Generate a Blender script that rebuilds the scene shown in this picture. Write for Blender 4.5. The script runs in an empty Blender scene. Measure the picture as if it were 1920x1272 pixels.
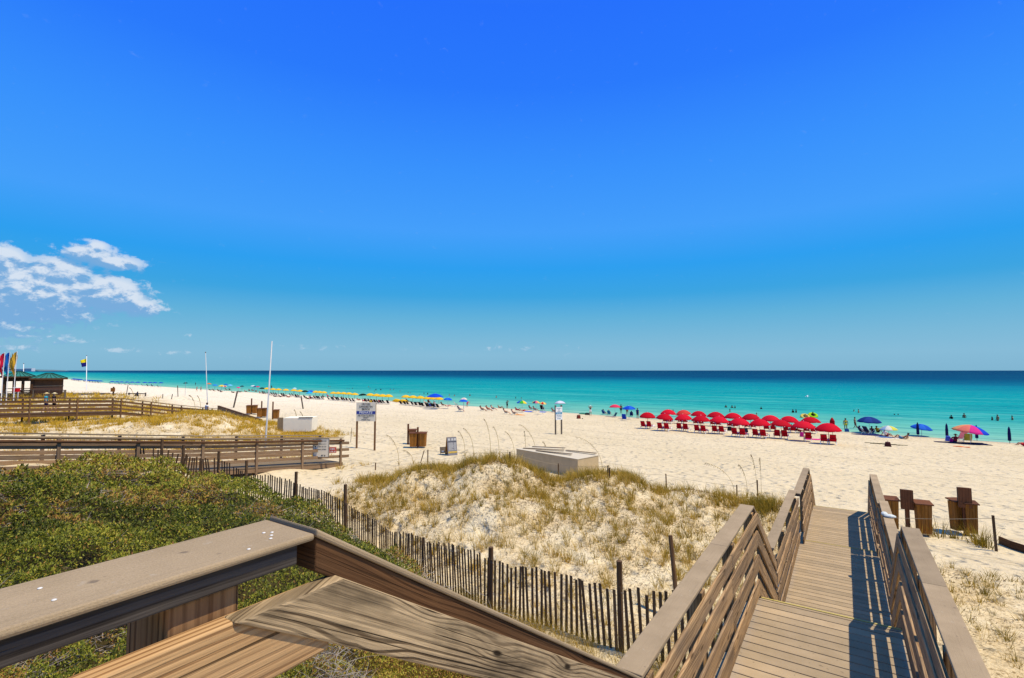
import bpy, bmesh, math, random
import numpy as np
from mathutils import Vector, Matrix
random.seed(7); RNG = np.random.default_rng(11)
scene = bpy.context.scene
COL = scene.collection
rad = math.radians
# ------------------------------------------------------------------ camera frame (walkway runs along +Y, the shore along X)
F, CX, CY = 925.0, 960.0, 636.0
CAM = np.array([0.0, 0.0, 8.0]); YAW, PITCH = rad(33.8), math.atan(59 / F)
F0 = np.array([-math.sin(YAW), math.cos(YAW), 0]); R0 = np.array([math.cos(YAW), math.sin(YAW), 0]); Z0 = np.array([0, 0, 1.0])
FW = F0 * math.cos(PITCH) + Z0 * math.sin(PITCH); UP = Z0 * math.cos(PITCH) - F0 * math.sin(PITCH)
def ray(px, py):
    v = R0 * ((px - CX) / F) + UP * ((CY - py) / F) + FW
    return v / float(v @ F0)
def at(px, py, d):                       # the point seen at that spot, d metres ahead
    return CAM + ray(px, py) * d
# ------------------------------------------------------------------ terrain
SH = np.array([(-9000, 1100), (-4000, 560), (-1496, 261), (-691, 168), (-397, 119), (-220, 101), (-138, 94), (-97, 90), (-53, 85.5), (-20, 80), (16, 76.5), (60, 71), (150, 58), (900, -60), (9000, -1500)], float)
def shore(x): return np.interp(x, SH[:, 0], SH[:, 1])
def beach(s): return np.interp(s, [-400, -60, -10, 0, 9, 20, 35, 50, 62, 110, 400], [-9, -2.6, -.45, 0, .5, .95, 1.75, 2.45, 2.7, 3.0, 3.4])
PTS = np.array([
 (-23,8.8,4.0,1.5),(-21.4,10.3,3.4,1.5),(-20,10.7,2.9,1.5),(-17.4,11.2,2.7,1.5),(-14.6,11.3,2.4,1.5),(-12.5,10.8,2.05,1.5),(-10.6,10.2,2.2,1.5),(-8.5,9.6,2.5,1.5),(-6.7,9.1,2.7,1.5),(-3.5,8.7,2.95,1.5),(-1.5,8.6,3.05,1.5),
 (-25.6,4.4,4.6,3),(-21.2,6.3,4.4,2),(-17.8,8.5,3.75,2),(-14.2,9.2,3.35,1.5),(-9.9,8.4,2.95,1.5),(-6.3,7.1,3.2,1.5),(-5.8,2.1,4.2,2),(-12,2,4.6,3),(-12,6,4.15,2),(-18,3,4.65,3),(-3,4,3.6,2),(-1,2,4.0,2),(-1,-4,4.4,4),(-10,-4,4.7,4),(-25,-5,5,5),(-3,6.5,3.15,1.5),(-30,2,4.6,3),
 (-12.3,17,4.22,2.2),(-8,18.8,3.75,2),(-4.8,19.7,3.4,1.5),(-2.5,20,3.2,1.5),(-15,15.5,3.75,1.6),(-17.8,14.5,3.0,2),(-10,14,3.5,2),(-6,15,3.25,2),(-3,14,2.95,2),(-13,13,3.0,1.6),(-20,16,2.75,2.5),(-6,12,2.95,1.6),(-10,12,2.75,1.6),
 (-12,22,2.7,2.5),(-8,22.8,2.62,2.2),(-4,23.2,2.6,2.2),(-18,20,2.7,3),(-23.4,18.5,2.72,3),(-25,25,2.5,3),(2,20.8,2.66,3),(-24,14,3.1,2),
 (1.5,16,2.8,2),(4,17,2.75,2),(3.5,12,2.9,2),(4,8,3.0,3),(6,12,3.0,3),(2,5,3.2,3),(6,3,3.4,4),(10,12,2.9,4),(-.5,12,2.8,1.5),(-.3,16,2.7,1.5),
 (-46,17,4.0,5),(-46.7,10.8,3.8,5),(-45.8,20,4.35,4),(-50,8,3.9,5),(-40,12,3.4,4),(-35,12,3.2,4),(-42,23.5,3.2,3),(-53,15,3.8,5),(-53,24,3.0,4),(-56,30,2.5,4),(-32,20,2.8,4),(-38,25,2.6,4),(-60,10,4.0,6),(-70,20,3.9,7),(-80,24,4.1,9),(-100,22,4.1,14),(-60,22,3.8,5),(-68,33,3.0,5),(-92,32,4.3,5),(-84,33,4.2,5),(-92,42,2.7,6),(-130,25,4,14)], float)
def _h(i, j, k): 
    n = (i * 374761393 + j * 668265263 + k * 1442695041) & 0x7fffffff
    n = ((n ^ (n >> 13)) * 1274126177) & 0x7fffffff
    return ((n ^ (n >> 16)) & 0xffff) / 65535.0
def vnoise(x, y, k=0):
    x = np.asarray(x, float); y = np.asarray(y, float)
    i = np.floor(x).astype(np.int64); j = np.floor(y).astype(np.int64); u = x - i; v = y - j
    u = u * u * (3 - 2 * u); v = v * v * (3 - 2 * v)
    return (_h(i, j, k) * (1 - u) + _h(i + 1, j, k) * u) * (1 - v) + (_h(i, j + 1, k) * (1 - u) + _h(i + 1, j + 1, k) * u) * v
def fbm(x, y, k=0, o=4): return sum(vnoise(x * 2 ** n, y * 2 ** n, k + n) * .5 ** (n + 1) for n in range(o)) / (1 - .5 ** o)
FENCE = [(-23.6,8.3,4.9),(-22.4,9.4,4.6),(-21.4,10.3,4.36),(-20,10.7,3.98),(-17.4,11.2,3.8),(-14.6,11.3,3.52),(-13,11,3.25),(-11,10.4,3.28),(-8.6,9.7,3.6),(-6.7,9.1,3.86),(-5,8.85,3.95),(-3.5,8.7,4.12),(-2.2,8.62,4.25),(-1.2,8.6,4.25)]
def fence_y(x): return np.interp(x, [p[0] for p in FENCE], [p[1] for p in FENCE])
def smooth(a, b, t): t = np.clip((np.asarray(t, float) - a) / (b - a), 0, 1); return t * t * (3 - 2 * t)
def shrub_mask(x, y):
    return smooth(-.2, .9, fence_y(x) - y - .9 * smooth(-9, -4, x) * 1.5) * smooth(-23.1, -22.7, x) * (1 - smooth(-2.6, -1.6, x)) * smooth(-14, -11, y)
def dune_mask(x, y):
    a = smooth(0, 1, y - fence_y(x)) * (1 - smooth(20.2, 21.6, y)) * smooth(-19, -16, x + (y - 14) * .5) * (1 - smooth(-1.2, -.6, x))
    b = smooth(.6, 1.2, x) * (1 - smooth(17.6, 18.6, y + .12 * x))
    c = (1 - smooth(-34, -31, x)) * smooth(-115, -100, x) * (1 - smooth(0, 4, y - (24 + .10 * np.maximum(-46 - x, 0) + 2 * fbm(x * .1, y * .1, 3))))
    return np.clip(np.maximum(np.maximum(a, b), c), 0, 1)
def ground(x, y, rough=True):
    x = np.asarray(x, float); y = np.asarray(y, float)
    b = beach(shore(x) - y)
    num, den = b * 1.0, np.ones_like(b)
    for (px, py, pz, r) in PTS:
        w = (r ** 2 / ((x - px) ** 2 + (y - py) ** 2 + .25)) ** 2 * 1.3
        num = num + w * pz; den = den + w
    z = num / den
    if rough:
        dm = dune_mask(x, y)
        z = z + dm * ((fbm(x * .9, y * .9, 5) - .5) * .17 + (vnoise(x * 3.1, y * 3.1, 9) - .5) * .07)
        z = z + (1 - dm) * smooth(2, 14, shore(x) - y) * (fbm(x * .55, y * .8, 21) - .5) * .10
    return z
def gz(x, y): return float(ground(np.array([x]), np.array([y]))[0])
_D = np.concatenate([np.arange(3, 60, .1), np.arange(60, 250, .4), np.geomspace(250, 4000, 500)])
def _march(v, h):
    X = v[0] * _D; Y = v[1] * _D; Z = 8 + v[2] * _D
    g = np.maximum(ground(X, Y), 0.0)
    k = np.nonzero(Z - g <= h)[0]
    i = k[0] if len(k) else len(_D) - 1
    return float(X[i]), float(Y[i]), float(max(gz(X[i], Y[i]), 0)), float(_D[i])
def G(px, py): return _march(ray(px, py), 0.0)          # where that line of sight meets sand or water
def T(px, py, h):                         # where a thing of height h stands whose top is seen there (on dry sand, as near the water as fits)
    v = ray(px, py); f = 8 + v[2] * _D - np.maximum(ground(v[0] * _D, v[1] * _D), 0) - h
    for i in np.nonzero(np.sign(f[:-1]) != np.sign(f[1:]))[0][::-1]:
        x, y, d = float(v[0] * _D[i]), float(v[1] * _D[i]), float(_D[i]); z = gz(x, y)
        if z > .22: return x, y, z, d
    return _march(v, h)
# ------------------------------------------------------------------ materials
def lin(c): return tuple(((v / 255) / 12.92 if v / 255 <= .04045 else ((v / 255 + .055) / 1.055) ** 2.4) for v in c)
MATS = {}
class NT:
    def __init__(s, t): s.t = t; s.n = t.nodes; s.l = t.links
    def new(s, typ, **kw):
        n = s.n.new(typ)
        for k, v in kw.items(): setattr(n, k, v)
        return n
    def put(s, sock, v):
        if hasattr(v, 'is_linked') or hasattr(v, 'links'): s.l.new(v, sock)
        else:
            if isinstance(v, (tuple, list)) and len(v) == 3 and sock.type == 'RGBA': v = (*v, 1)
            sock.default_value = v
    def math(s, op, a, b=0.0, c=None, clamp=False):
        n = s.new('ShaderNodeMath', operation=op, use_clamp=clamp); s.put(n.inputs[0], a); s.put(n.inputs[1], b)
        if c is not None: s.put(n.inputs[2], c)
        return n.outputs[0]
    def mix(s, f, a, b, mode='MIX'):
        n = s.new('ShaderNodeMix', data_type='RGBA', blend_type=mode); n.clamp_factor = True
        s.put(n.inputs[0], f); s.put(n.inputs[6], a); s.put(n.inputs[7], b); return n.outputs[2]
    def comb(s, x, y, z=0.0):
        n = s.new('ShaderNodeCombineXYZ'); s.put(n.inputs[0], x); s.put(n.inputs[1], y); s.put(n.inputs[2], z); return n.outputs[0]
    def noise(s, vec, scale=1.0, detail=3.0, rough=.5, out=0, dist=0.0):
        n = s.new('ShaderNodeTexNoise'); s.put(n.inputs['Vector'], vec); n.inputs['Scale'].default_value = scale
        n.inputs['Detail'].default_value = detail; n.inputs['Roughness'].default_value = rough; n.inputs['Distortion'].default_value = dist; return n.outputs[out]
    def ramp(s, f, stops, interp='LINEAR'):
        n = s.new('ShaderNodeValToRGB'); s.put(n.inputs[0], f); r = n.color_ramp; r.interpolation = interp
        while len(r.elements) < len(stops): r.elements.new(.5)
        for e, (p, c) in zip(r.elements, stops): e.position = p; e.color = (*c, 1) if len(c) == 3 else c
        return n.outputs[0]
    def rng(s, f, a, b, c=0.0, d=1.0, smoothstep=False):
        n = s.new('ShaderNodeMapRange', interpolation_type='SMOOTHSTEP' if smoothstep else 'LINEAR'); s.put(n.inputs[0], f)
        for i, v in enumerate((a, b, c, d)): s.put(n.inputs[i + 1], v)
        return n.outputs[0]
    def sep(s, v): n = s.new('ShaderNodeSeparateXYZ'); s.put(n.inputs[0], v); return n.outputs
    def attr(s, name): return s.new('ShaderNodeAttribute', attribute_name=name)
    def bump(s, h, strength=.5, dist=.01):
        n = s.new('ShaderNodeBump'); s.put(n.inputs['Height'], h); n.inputs['Strength'].default_value = strength; n.inputs['Distance'].default_value = dist; return n.outputs[0]
    def bsdf(s, col, rough=.7, spec=.25, normal=None, metallic=0.0):
        b = s.new('ShaderNodeBsdfPrincipled'); s.put(b.inputs['Base Color'], col); s.put(b.inputs['Roughness'], rough)
        b.inputs['Specular IOR Level'].default_value = spec; b.inputs['Metallic'].default_value = metallic
        if normal is not None: s.l.new(normal, b.inputs['Normal'])
        o = s.new('ShaderNodeOutputMaterial'); s.l.new(b.outputs[0], o.inputs[0]); return b
def mat(name, fn):
    if name not in MATS:
        m = bpy.data.materials.new(name); m.use_nodes = True; m.node_tree.nodes.clear(); fn(NT(m.node_tree)); MATS[name] = m
    return MATS[name]
def plain(name, rgb, rough=.75, spec=.2, var=.18, scale=6.0):
    def fn(n):
        c = n.new('ShaderNodeTexCoord').outputs['Object']
        f = n.noise(c, scale, 3)
        d = tuple(v * (1 - var) for v in rgb); l = tuple(min(1, v * (1 + var)) for v in rgb)
        n.bsdf(n.mix(f, d, l), rough, spec, n.bump(n.noise(c, scale * 12, 2), .15, .004))
    return mat(name, fn)
def cloth(rgb255, name=None):
    return plain(name or 'cloth_%d_%d_%d' % tuple(rgb255), tuple(v * .9 for v in lin(rgb255)), .85, .1, .12, 3.0)
def wood(name, light, dark, grey=(.2, .18, .16), greyness=.3, ring=70.0, knots=.6, crack=.6, con=.55, wav=9.0, kd=1.0):
    def fn(n):
        uv = n.new('ShaderNodeUVMap').outputs[0]; u, v, _ = n.sep(uv); t = n.attr('tint').outputs['Fac']
        vo = n.new('ShaderNodeTexVoronoi', voronoi_dimensions='2D'); n.put(vo.inputs['Vector'], n.comb(n.math('MULTIPLY', u, 1.5 * kd), n.math('MULTIPLY', v, 6.0 * min(kd, 1.4)))); vo.inputs['Scale'].default_value = 1.0
        k = n.rng(vo.outputs['Distance'], 0.0, .42, 1.0, 0.0, True)
        wv = n.noise(n.comb(n.math('MULTIPLY', u, 1.6), n.math('MULTIPLY', v, 9.0)), 1.0, 2)
        ph = n.math('ADD', n.math('ADD', n.math('MULTIPLY', v, ring * 3.0), n.math('MULTIPLY', wv, wav)), n.math('MULTIPLY', k, 9.0 * knots))
        rg = n.math('MULTIPLY_ADD', n.math('SINE', ph), .5, .5)
        mod = n.rng(n.noise(n.comb(n.math('MULTIPLY', u, 1.1), n.math('MULTIPLY', v, 26.0)), 1.0, 3, .6), .36, .62, .12, 1.0)
        rg = n.math('MULTIPLY', n.rng(rg, .45, .97, 0, 1, True), mod)
        broad = n.rng(n.noise(n.comb(n.math('MULTIPLY', u, 1.3), n.math('MULTIPLY_ADD', v, 34.0, 7.0)), 1.0, 3, .55), .34, .66)
        fib = n.noise(n.comb(n.math('MULTIPLY', u, 9.0), n.math('MULTIPLY', v, 300.0)), 1.0, 3, .65)
        blot = n.noise(n.comb(n.math('MULTIPLY', u, 2.3), n.math('MULTIPLY', v, 8.0)), 1.0, 4, .6)
        f = n.math('ADD', n.math('MULTIPLY_ADD', rg, con, n.math('MULTIPLY', broad, .42)), n.math('MULTIPLY', n.rng(fib, .35, .65), .22))
        c = n.mix(f, light, dark)
        c = n.mix(n.math('MULTIPLY', n.rng(blot, .42, .68, 0, 1, True), greyness), c, grey)
        core = n.rng(vo.outputs['Distance'], .03, .09, 1.0, 0.0, True)
        c = n.mix(n.math('MULTIPLY', core, knots), c, tuple(q * .3 for q in dark))
        ck = n.noise(n.comb(n.math('MULTIPLY', u, 1.3), n.math('MULTIPLY', v, 170.0)), 1.0, 2, .4)
        ckm = n.rng(ck, .63, .68, 0, 1, True)
        c = n.mix(n.math('MULTIPLY', ckm, crack), c, tuple(q * .18 for q in dark))
        c = n.mix(1.0, c, n.mix(t, (.72, .72, .74), (1.2, 1.17, 1.12)), 'MULTIPLY')
        h = n.math('SUBTRACT', n.math('ADD', n.math('MULTIPLY', rg, -.5), n.math('MULTIPLY', fib, .6)), n.math('MULTIPLY', ckm, 1.6))
        n.bsdf(c, .82, .15, n.bump(h, .55, .004))
    return mat(name, fn)
def composite(name, a, b):
    def fn(n):
        uv = n.new('ShaderNodeUVMap').outputs[0]; u, v, _ = n.sep(uv); t = n.attr('tint').outputs['Fac']
        sp = n.noise(uv, 300.0, 4, .75); bl = n.noise(uv, 4.0, 4, .6); st = n.noise(n.comb(n.math('MULTIPLY', u, 3.0), n.math('MULTIPLY', v, 120.0)), 1.0, 3)
        c = n.mix(n.math('ADD', n.math('MULTIPLY', n.rng(sp, .32, .68), .55), n.math('MULTIPLY', n.rng(bl, .3, .7), .45)), a, b)
        c = n.mix(n.rng(n.noise(uv, 38.0, 3, .6), .62, .72, 0, .45, True), c, (.42, .36, .28))
        c = n.mix(n.rng(n.noise(uv, 21.0, 2, .5), .68, .75, 0, .6, True), c, (.10, .08, .065))
        c = n.mix(n.rng(st, .55, .8, 0, .25), c, tuple(q * .55 for q in a))
        c = n.mix(1.0, c, n.mix(t, (.84, .84, .85), (1.12, 1.1, 1.08)), 'MULTIPLY')
        n.bsdf(c, .85, .12, n.bump(n.math('ADD', sp, st), .5, .0022))
    return mat(name, fn)
M_CAP = composite('composite_cap', (.25, .187, .112), (.45, .345, .22))
M_DECK = composite('composite_deck', (.30, .23, .145), (.48, .375, .25))
M_RAIL = wood('rail_wood', (.56, .38, .20), (.13, .065, .026), (.17, .125, .085), .65, 100, .8, .9, .62)
M_FRESH = wood('fresh_pine', (.56, .37, .185), (.20, .10, .04), (.36, .235, .13), .4, 150, .6, .8, .6)
M_WEATH = wood('weathered_pine', (.66, .50, .30), (.10, .066, .036), (.06, .044, .027), .75, 170, 1.05, .9, .66, 7.5, 1.7)
M_DARKW = wood('dark_timber', (.15, .075, .034), (.052, .024, .012), (.05, .04, .035), .3, 36, .5)
M_GREYW = wood('grey_timber', (.17, .14, .11), (.04, .032, .026), (.20, .175, .15), .4, 90, .5, .7, .75)
M_FARW = wood('brown_boardwalk_timber', (.38, .255, .15), (.14, .082, .044), (.30, .235, .165), .4, 60, .3)
M_FARB = wood('dark_boardwalk_timber', (.21, .115, .052), (.08, .04, .018), (.16, .115, .075), .4, 60, .3)
M_FARCAP = wood('silvered_timber', (.36, .275, .17), (.18, .125, .07), (.27, .22, .16), .4, 60, .3)
M_SLAT = wood('fence_slat_wood', (.18, .105, .052), (.065, .034, .017), (.15, .11, .075), .5, 30, .2)
M_BIN = wood('cedar_bin_wood', (.37, .155, .024), (.19, .07, .01), (.3, .2, .1), .2, 26, .3, .3)
M_BINPOST = wood('bin_post_wood', (.22, .085, .036), (.09, .035, .016), (.1, .06, .04), .2, 30, .3)
M_SIGNPOST = wood('sign_post_wood', (.30, .15, .06), (.16, .075, .03), (.2, .15, .1), .2, 30, .2)
M_WHITEP = plain('white_paint', (.78, .79, .80), .55, .3, .05)
M_METAL = plain('galvanised_metal', (.46, .48, .50), .4, .5, .12, 2)
M_NOSE = plain('yellow_nosing', (.50, .41, .12), .6, .3, .2, 20)
M_ROPE = plain('rope', (.38, .31, .2), .9, .1, .2, 30)
M_BLACK = plain('black_plastic', (.02, .02, .024), .5, .4)
M_NAIL = plain('nail_head', (.75, .72, .66), .4, .5)
# ------------------------------------------------------------------ mesh builder
class MB:
    def __init__(s): s.v = []; s.f = []; s.uv = []; s.t = []; s.mi = []
    def _add(s, pts, faces, uvs, mi=0, tint=None):
        o = len(s.v); t = random.random() if tint is None else tint
        s.v += [tuple(map(float, p)) for p in pts]; s.t += [t] * len(pts)
        for f, q in zip(faces, uvs): s.f.append([o + i for i in f]); s.uv.append(q); s.mi.append(mi)
    def hexa(s, P, mi=0, tint=None, uo=None):
        P = [Vector(p) for p in P]; u0 = random.uniform(0, 40) if uo is None else uo; v0 = random.uniform(0, 9)
        L = ((P[4] + P[5] + P[6] + P[7]) - (P[0] + P[1] + P[2] + P[3])).length / 4
        c = [0]
        for i in range(4): c.append(c[-1] + (P[(i + 1) % 4] - P[i]).length)
        F_, U = [], []
        for i in range(4):
            j = (i + 1) % 4; F_.append((i, j, j + 4, i + 4)); U.append([(u0, v0 + c[i]), (u0, v0 + c[i + 1]), (u0 + L, v0 + c[i + 1]), (u0 + L, v0 + c[i])])
        w, h = c[1], c[2] - c[1]
        F_ += [(3, 2, 1, 0), (4, 5, 6, 7)]; e = [(u0, v0), (u0 + h * .2, v0), (u0 + h * .2, v0 + w), (u0, v0 + w)]; U += [e, e]
        s._add(P, F_, U, mi, tint)
    def beam(s, a, b, w, h, up=(0, 0, 1), mi=0, tint=None, w2=None, h2=None):   # w across, h along up
        a, b = Vector(a), Vector(b); d = (b - a).normalized(); up = Vector(up)
        if abs(d.dot(up)) > .98: up = Vector((0, 1, 0))
        sd = d.cross(up).normalized(); u = sd.cross(d); w2 = w if w2 is None else w2; h2 = h if h2 is None else h2
        q = [(-1, -1), (1, -1), (1, 1), (-1, 1)]
        s.hexa([a + sd * x * w / 2 + u * y * h / 2 for x, y in q] + [b + sd * x * w2 / 2 + u * y * h2 / 2 for x, y in q], mi, tint)
    def box(s, x0, x1, y0, y1, z0, z1, axis='z', mi=0, tint=None):
        if axis == 'x': P = [(x0, y0, z0), (x0, y1, z0), (x0, y1, z1), (x0, y0, z1), (x1, y0, z0), (x1, y1, z0), (x1, y1, z1), (x1, y0, z1)]
        elif axis == 'y': P = [(x0, y0, z0), (x1, y0, z0), (x1, y0, z1), (x0, y0, z1), (x0, y1, z0), (x1, y1, z0), (x1, y1, z1), (x0, y1, z1)]
        else: P = [(x0, y0, z0), (x1, y0, z0), (x1, y1, z0), (x0, y1, z0), (x0, y0, z1), (x1, y0, z1), (x1, y1, z1), (x0, y1, z1)]
        s.hexa(P, mi, tint)
    def slope(s, x0, x1, y0, z0, y1, z1, h, mi=0, tint=None):                  # board in a vertical plane, plumb-cut ends
        s.hexa([(x0, y0, z0), (x1, y0, z0), (x1, y0, z0 + h), (x0, y0, z0 + h), (x0, y1, z1), (x1, y1, z1), (x1, y1, z1 + h), (x0, y1, z1 + h)], mi, tint)
    def tube(s, pts, rr, n=6, mi=0, tint=None, cap=True):
        pts = [Vector(p) for p in pts]; t = random.random() if tint is None else tint; V, Fs, U = [], [], []
        if not hasattr(rr, '__len__'): rr = [rr] * len(pts)
        L = 0
        for i, p in enumerate(pts):
            d = (pts[min(i + 1, len(pts) - 1)] - pts[max(i - 1, 0)]).normalized(); a = d.orthogonal().normalized() if i == 0 else (a - d * a.dot(d)).normalized()
            b = d.cross(a)
            for k in range(n): th = 2 * math.pi * k / n; V.append(p + (a * math.cos(th) + b * math.sin(th)) * rr[i])
            if i:
                l2 = L + (p - pts[i - 1]).length
                for k in range(n):
                    j = (k + 1) % n; Fs.append(((i - 1) * n + k, (i - 1) * n + j, i * n + j, i * n + k)); U.append([(L, k * .03), (L, k * .03 + .03), (l2, k * .03 + .03), (l2, k * .03)])
                L = l2
        if cap: 
            Fs.append(tuple(range(n))[::-1]); U.append([(0, 0)] * n); Fs.append(tuple((len(pts) - 1) * n + k for k in range(n))); U.append([(0, 0)] * n)
        s._add(V, Fs, U, mi, t)
    def prism(s, poly, x0, x1, ang=0.0, mi=0, tint=None):                      # polygon in the (y, z) plane pushed from x0 to x1
        n = len(poly); V = [(x0, y, z) for y, z in poly] + [(x1, y, z) for y, z in poly]; ca, sa = math.cos(ang), math.sin(ang); u0, v0 = random.uniform(0, 30), random.uniform(0, 9)
        q = lambda y, z: (u0 + y * ca + z * sa, v0 - y * sa + z * ca)
        Fs = [tuple(range(n))[::-1], tuple(range(n, 2 * n))]; U = [[q(*poly[i]) for i in range(n)][::-1], [q(*p) for p in poly]]
        for i in range(n):
            j = (i + 1) % n; Fs.append((i, j, j + n, i + n)); a, b = q(*poly[i]), q(*poly[j]); w = x1 - x0; U.append([a, b, (b[0], b[1] + w), (a[0], a[1] + w)])
        s._add(V, Fs, U, mi, tint)
    def ball(s, c, r, n=8, m=5, mi=0):
        r = (r, r, r) if not hasattr(r, '__len__') else r; V, Fs, U = [], [], []
        for i in range(m + 1):
            ph = math.pi * i / m
            for k in range(n): th = 2 * math.pi * k / n; V.append((c[0] + r[0] * math.sin(ph) * math.cos(th), c[1] + r[1] * math.sin(ph) * math.sin(th), c[2] + r[2] * math.cos(ph)))
        for i in range(m):
            for k in range(n): j = (k + 1) % n; Fs.append((i * n + k, (i + 1) * n + k, (i + 1) * n + j, i * n + j)); U.append([(0, 0)] * 4)
        s._add(V, Fs, U, mi)
    def build(s, name, mats, parent=None, smooth=False, bevel=0, recalc=True):
        m = bpy.data.meshes.new(name); m.from_pydata(s.v, [], s.f)
        uvl = m.uv_layers.new(name='UVMap'); flat = [c for q in s.uv for p in q for c in p]; uvl.data.foreach_set('uv', flat)
        a = m.attributes.new('tint', 'FLOAT', 'POINT'); a.data.foreach_set('value', s.t)
        m.polygons.foreach_set('material_index', s.mi)
        if recalc:
            b = bmesh.new(); b.from_mesh(m); bmesh.ops.recalc_face_normals(b, faces=b.faces); b.to_mesh(m); b.free()
        for x in (mats if isinstance(mats, (list, tuple)) else [mats]): m.materials.append(x)
        if smooth: m.polygons.foreach_set('use_smooth', [True] * len(m.polygons))
        m.update(); o = bpy.data.objects.new(name, m); COL.objects.link(o)
        if parent is not None: o.parent = parent
        if bevel:
            d = o.modifiers.new('edge', 'BEVEL'); d.width = bevel; d.segments = 2; d.limit_method = 'ANGLE'; d.angle_limit = rad(40)
        return o
def tag(o, label=None, cat=None, group=None, kind=None):
    for k, v in (('label', label), ('category', cat), ('group', group), ('kind', kind)):
        if v: o[k] = v
    return o
def thing(name, label, cat, loc=(0, 0, 0), rz=0.0, group=None):
    o = bpy.data.objects.new(name, None); COL.objects.link(o); o.location = loc; o.rotation_euler = (0, 0, rz); o.empty_display_size = .2
    return tag(o, label, cat, group)
KIDS = {}
def dup(root, loc, rz=0.0, label=None, group=None, scale=None):
    r = root.copy(); COL.objects.link(r); r.location = loc; r.rotation_euler = (0, 0, rz)
    if scale: r.scale = scale if hasattr(scale, '__len__') else (scale,) * 3
    if label: r['label'] = label
    if group: r['group'] = group
    if root.name not in KIDS: KIDS[root.name] = [(c, list(c.children)) for c in root.children]
    out = []
    for ch, sub in KIDS[root.name]:
        c = ch.copy(); COL.objects.link(c); c.parent = r; out.append(c)
        for g in sub: d = g.copy(); COL.objects.link(d); d.parent = c
    return r, out
def recolor(o, m, slot=0):
    o.material_slots[slot].link = 'OBJECT'; o.material_slots[slot].material = m
def np_mesh(name, V, Fq, mats, tint=None, mi=None, parent=None):
    m = bpy.data.meshes.new(name); k = Fq.shape[1]
    m.vertices.add(len(V)); m.vertices.foreach_set('co', V.astype(np.float32).ravel())
    m.loops.add(Fq.size); m.loops.foreach_set('vertex_index', Fq.astype(np.int32).ravel())
    m.polygons.add(len(Fq)); m.polygons.foreach_set('loop_start', np.arange(0, Fq.size, k, dtype=np.int32))
    if tint is not None: a = m.attributes.new('tint', 'FLOAT', 'POINT'); a.data.foreach_set('value', tint.astype(np.float32))
    for x in (mats if isinstance(mats, (list, tuple)) else [mats]): m.materials.append(x)
    if mi is not None: m.polygons.foreach_set('material_index', mi.astype(np.int32))
    m.update(calc_edges=True); m.validate(); o = bpy.data.objects.new(name, m); COL.objects.link(o)
    if parent is not None: o.parent = parent
    return o
_fc = {}
def letters(text, size, m, parent, loc, rot, name='lettering', bold=True, width=None):
    c = bpy.data.curves.new('t', 'FONT'); c.body = text; c.size = size; c.align_x = 'CENTER'; c.align_y = 'CENTER'; c.extrude = .002; c.offset = size * .012 if bold else 0
    o = bpy.data.objects.new('t', c); COL.objects.link(o); dg = bpy.context.evaluated_depsgraph_get(); me = bpy.data.meshes.new_from_object(o.evaluated_get(dg))
    COL.objects.unlink(o); bpy.data.objects.remove(o)
    w = max(v.co.x for v in me.vertices) - min(v.co.x for v in me.vertices)
    if width: 
        for v in me.vertices: v.co.x *= width / w
    me.materials.clear(); me.materials.append(m); q = bpy.data.objects.new(name, me); COL.objects.link(q); q.parent = parent; q.location = loc; q.rotation_euler = rot; return q
# ------------------------------------------------------------------ camera, sun, sky
cd = bpy.data.cameras.new('camera'); cd.sensor_width = 36; cd.lens = 36 * F / 1920; cd.clip_start = .02; cd.clip_end = 200000
co = bpy.data.objects.new('camera', cd); COL.objects.link(co); co.location = CAM; co.rotation_euler = (math.pi / 2 + PITCH, 0, YAW); scene.camera = co
SUNV = Vector((.45, .10, 1)).normalized()
sd = bpy.data.lights.new('sun', 'SUN'); sd.energy = 5.0; sd.angle = rad(.5); sd.color = (1, .86, .62)
so = bpy.data.objects.new('sun', sd); COL.objects.link(so); so.rotation_euler = SUNV.to_track_quat('Z', 'Y').to_euler()
vs = scene.view_settings; vs.view_transform = 'Standard'; vs.look = 'None'; vs.exposure = 0; vs.gamma = 1
W = bpy.data.worlds.new('World'); scene.world = W; W.use_nodes = True; W.node_tree.nodes.clear(); n = NT(W.node_tree)
dirv = n.new('ShaderNodeTexCoord').outputs['Generated']; dx, dy, dz = n.sep(dirv)
sky = n.new('ShaderNodeTexSky', sky_type='NISHITA'); sky.sun_disc = False; sky.sun_elevation = math.asin(SUNV.z); sky.sun_rotation = math.atan2(SUNV.x, SUNV.y); sky.altitude = 0; sky.air_density = 1.0; sky.dust_density = .4; sky.ozone_density = 3
def sc(c, k=1.0): return tuple(v * k for v in lin(c))
el = n.math('ARCSINE', dz)
eld = n.math('MULTIPLY', el, 180 / math.pi / 90)          # 0..1 for 0..90 degrees
tint = n.ramp(eld, [(0.0, sc((126, 181, 211))), (.02, sc((132, 187, 217))), (.04, sc((120, 184, 217))), (.067, sc((95, 177, 219))), (.095, sc((54, 164, 226))), (.13, sc((38, 159, 241))), (.175, sc((66, 160, 253))), (.25, sc((54, 146, 255))), (.34, sc((38, 122, 255))), (.42, sc((34, 112, 255))), (.50, sc((66, 136, 212))), (1.0, sc((78, 146, 204)))])
bg_col = n.mix(.96, sky.outputs[0], n.mix(1.0, tint, (10, 10, 10), 'MULTIPLY'))
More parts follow.
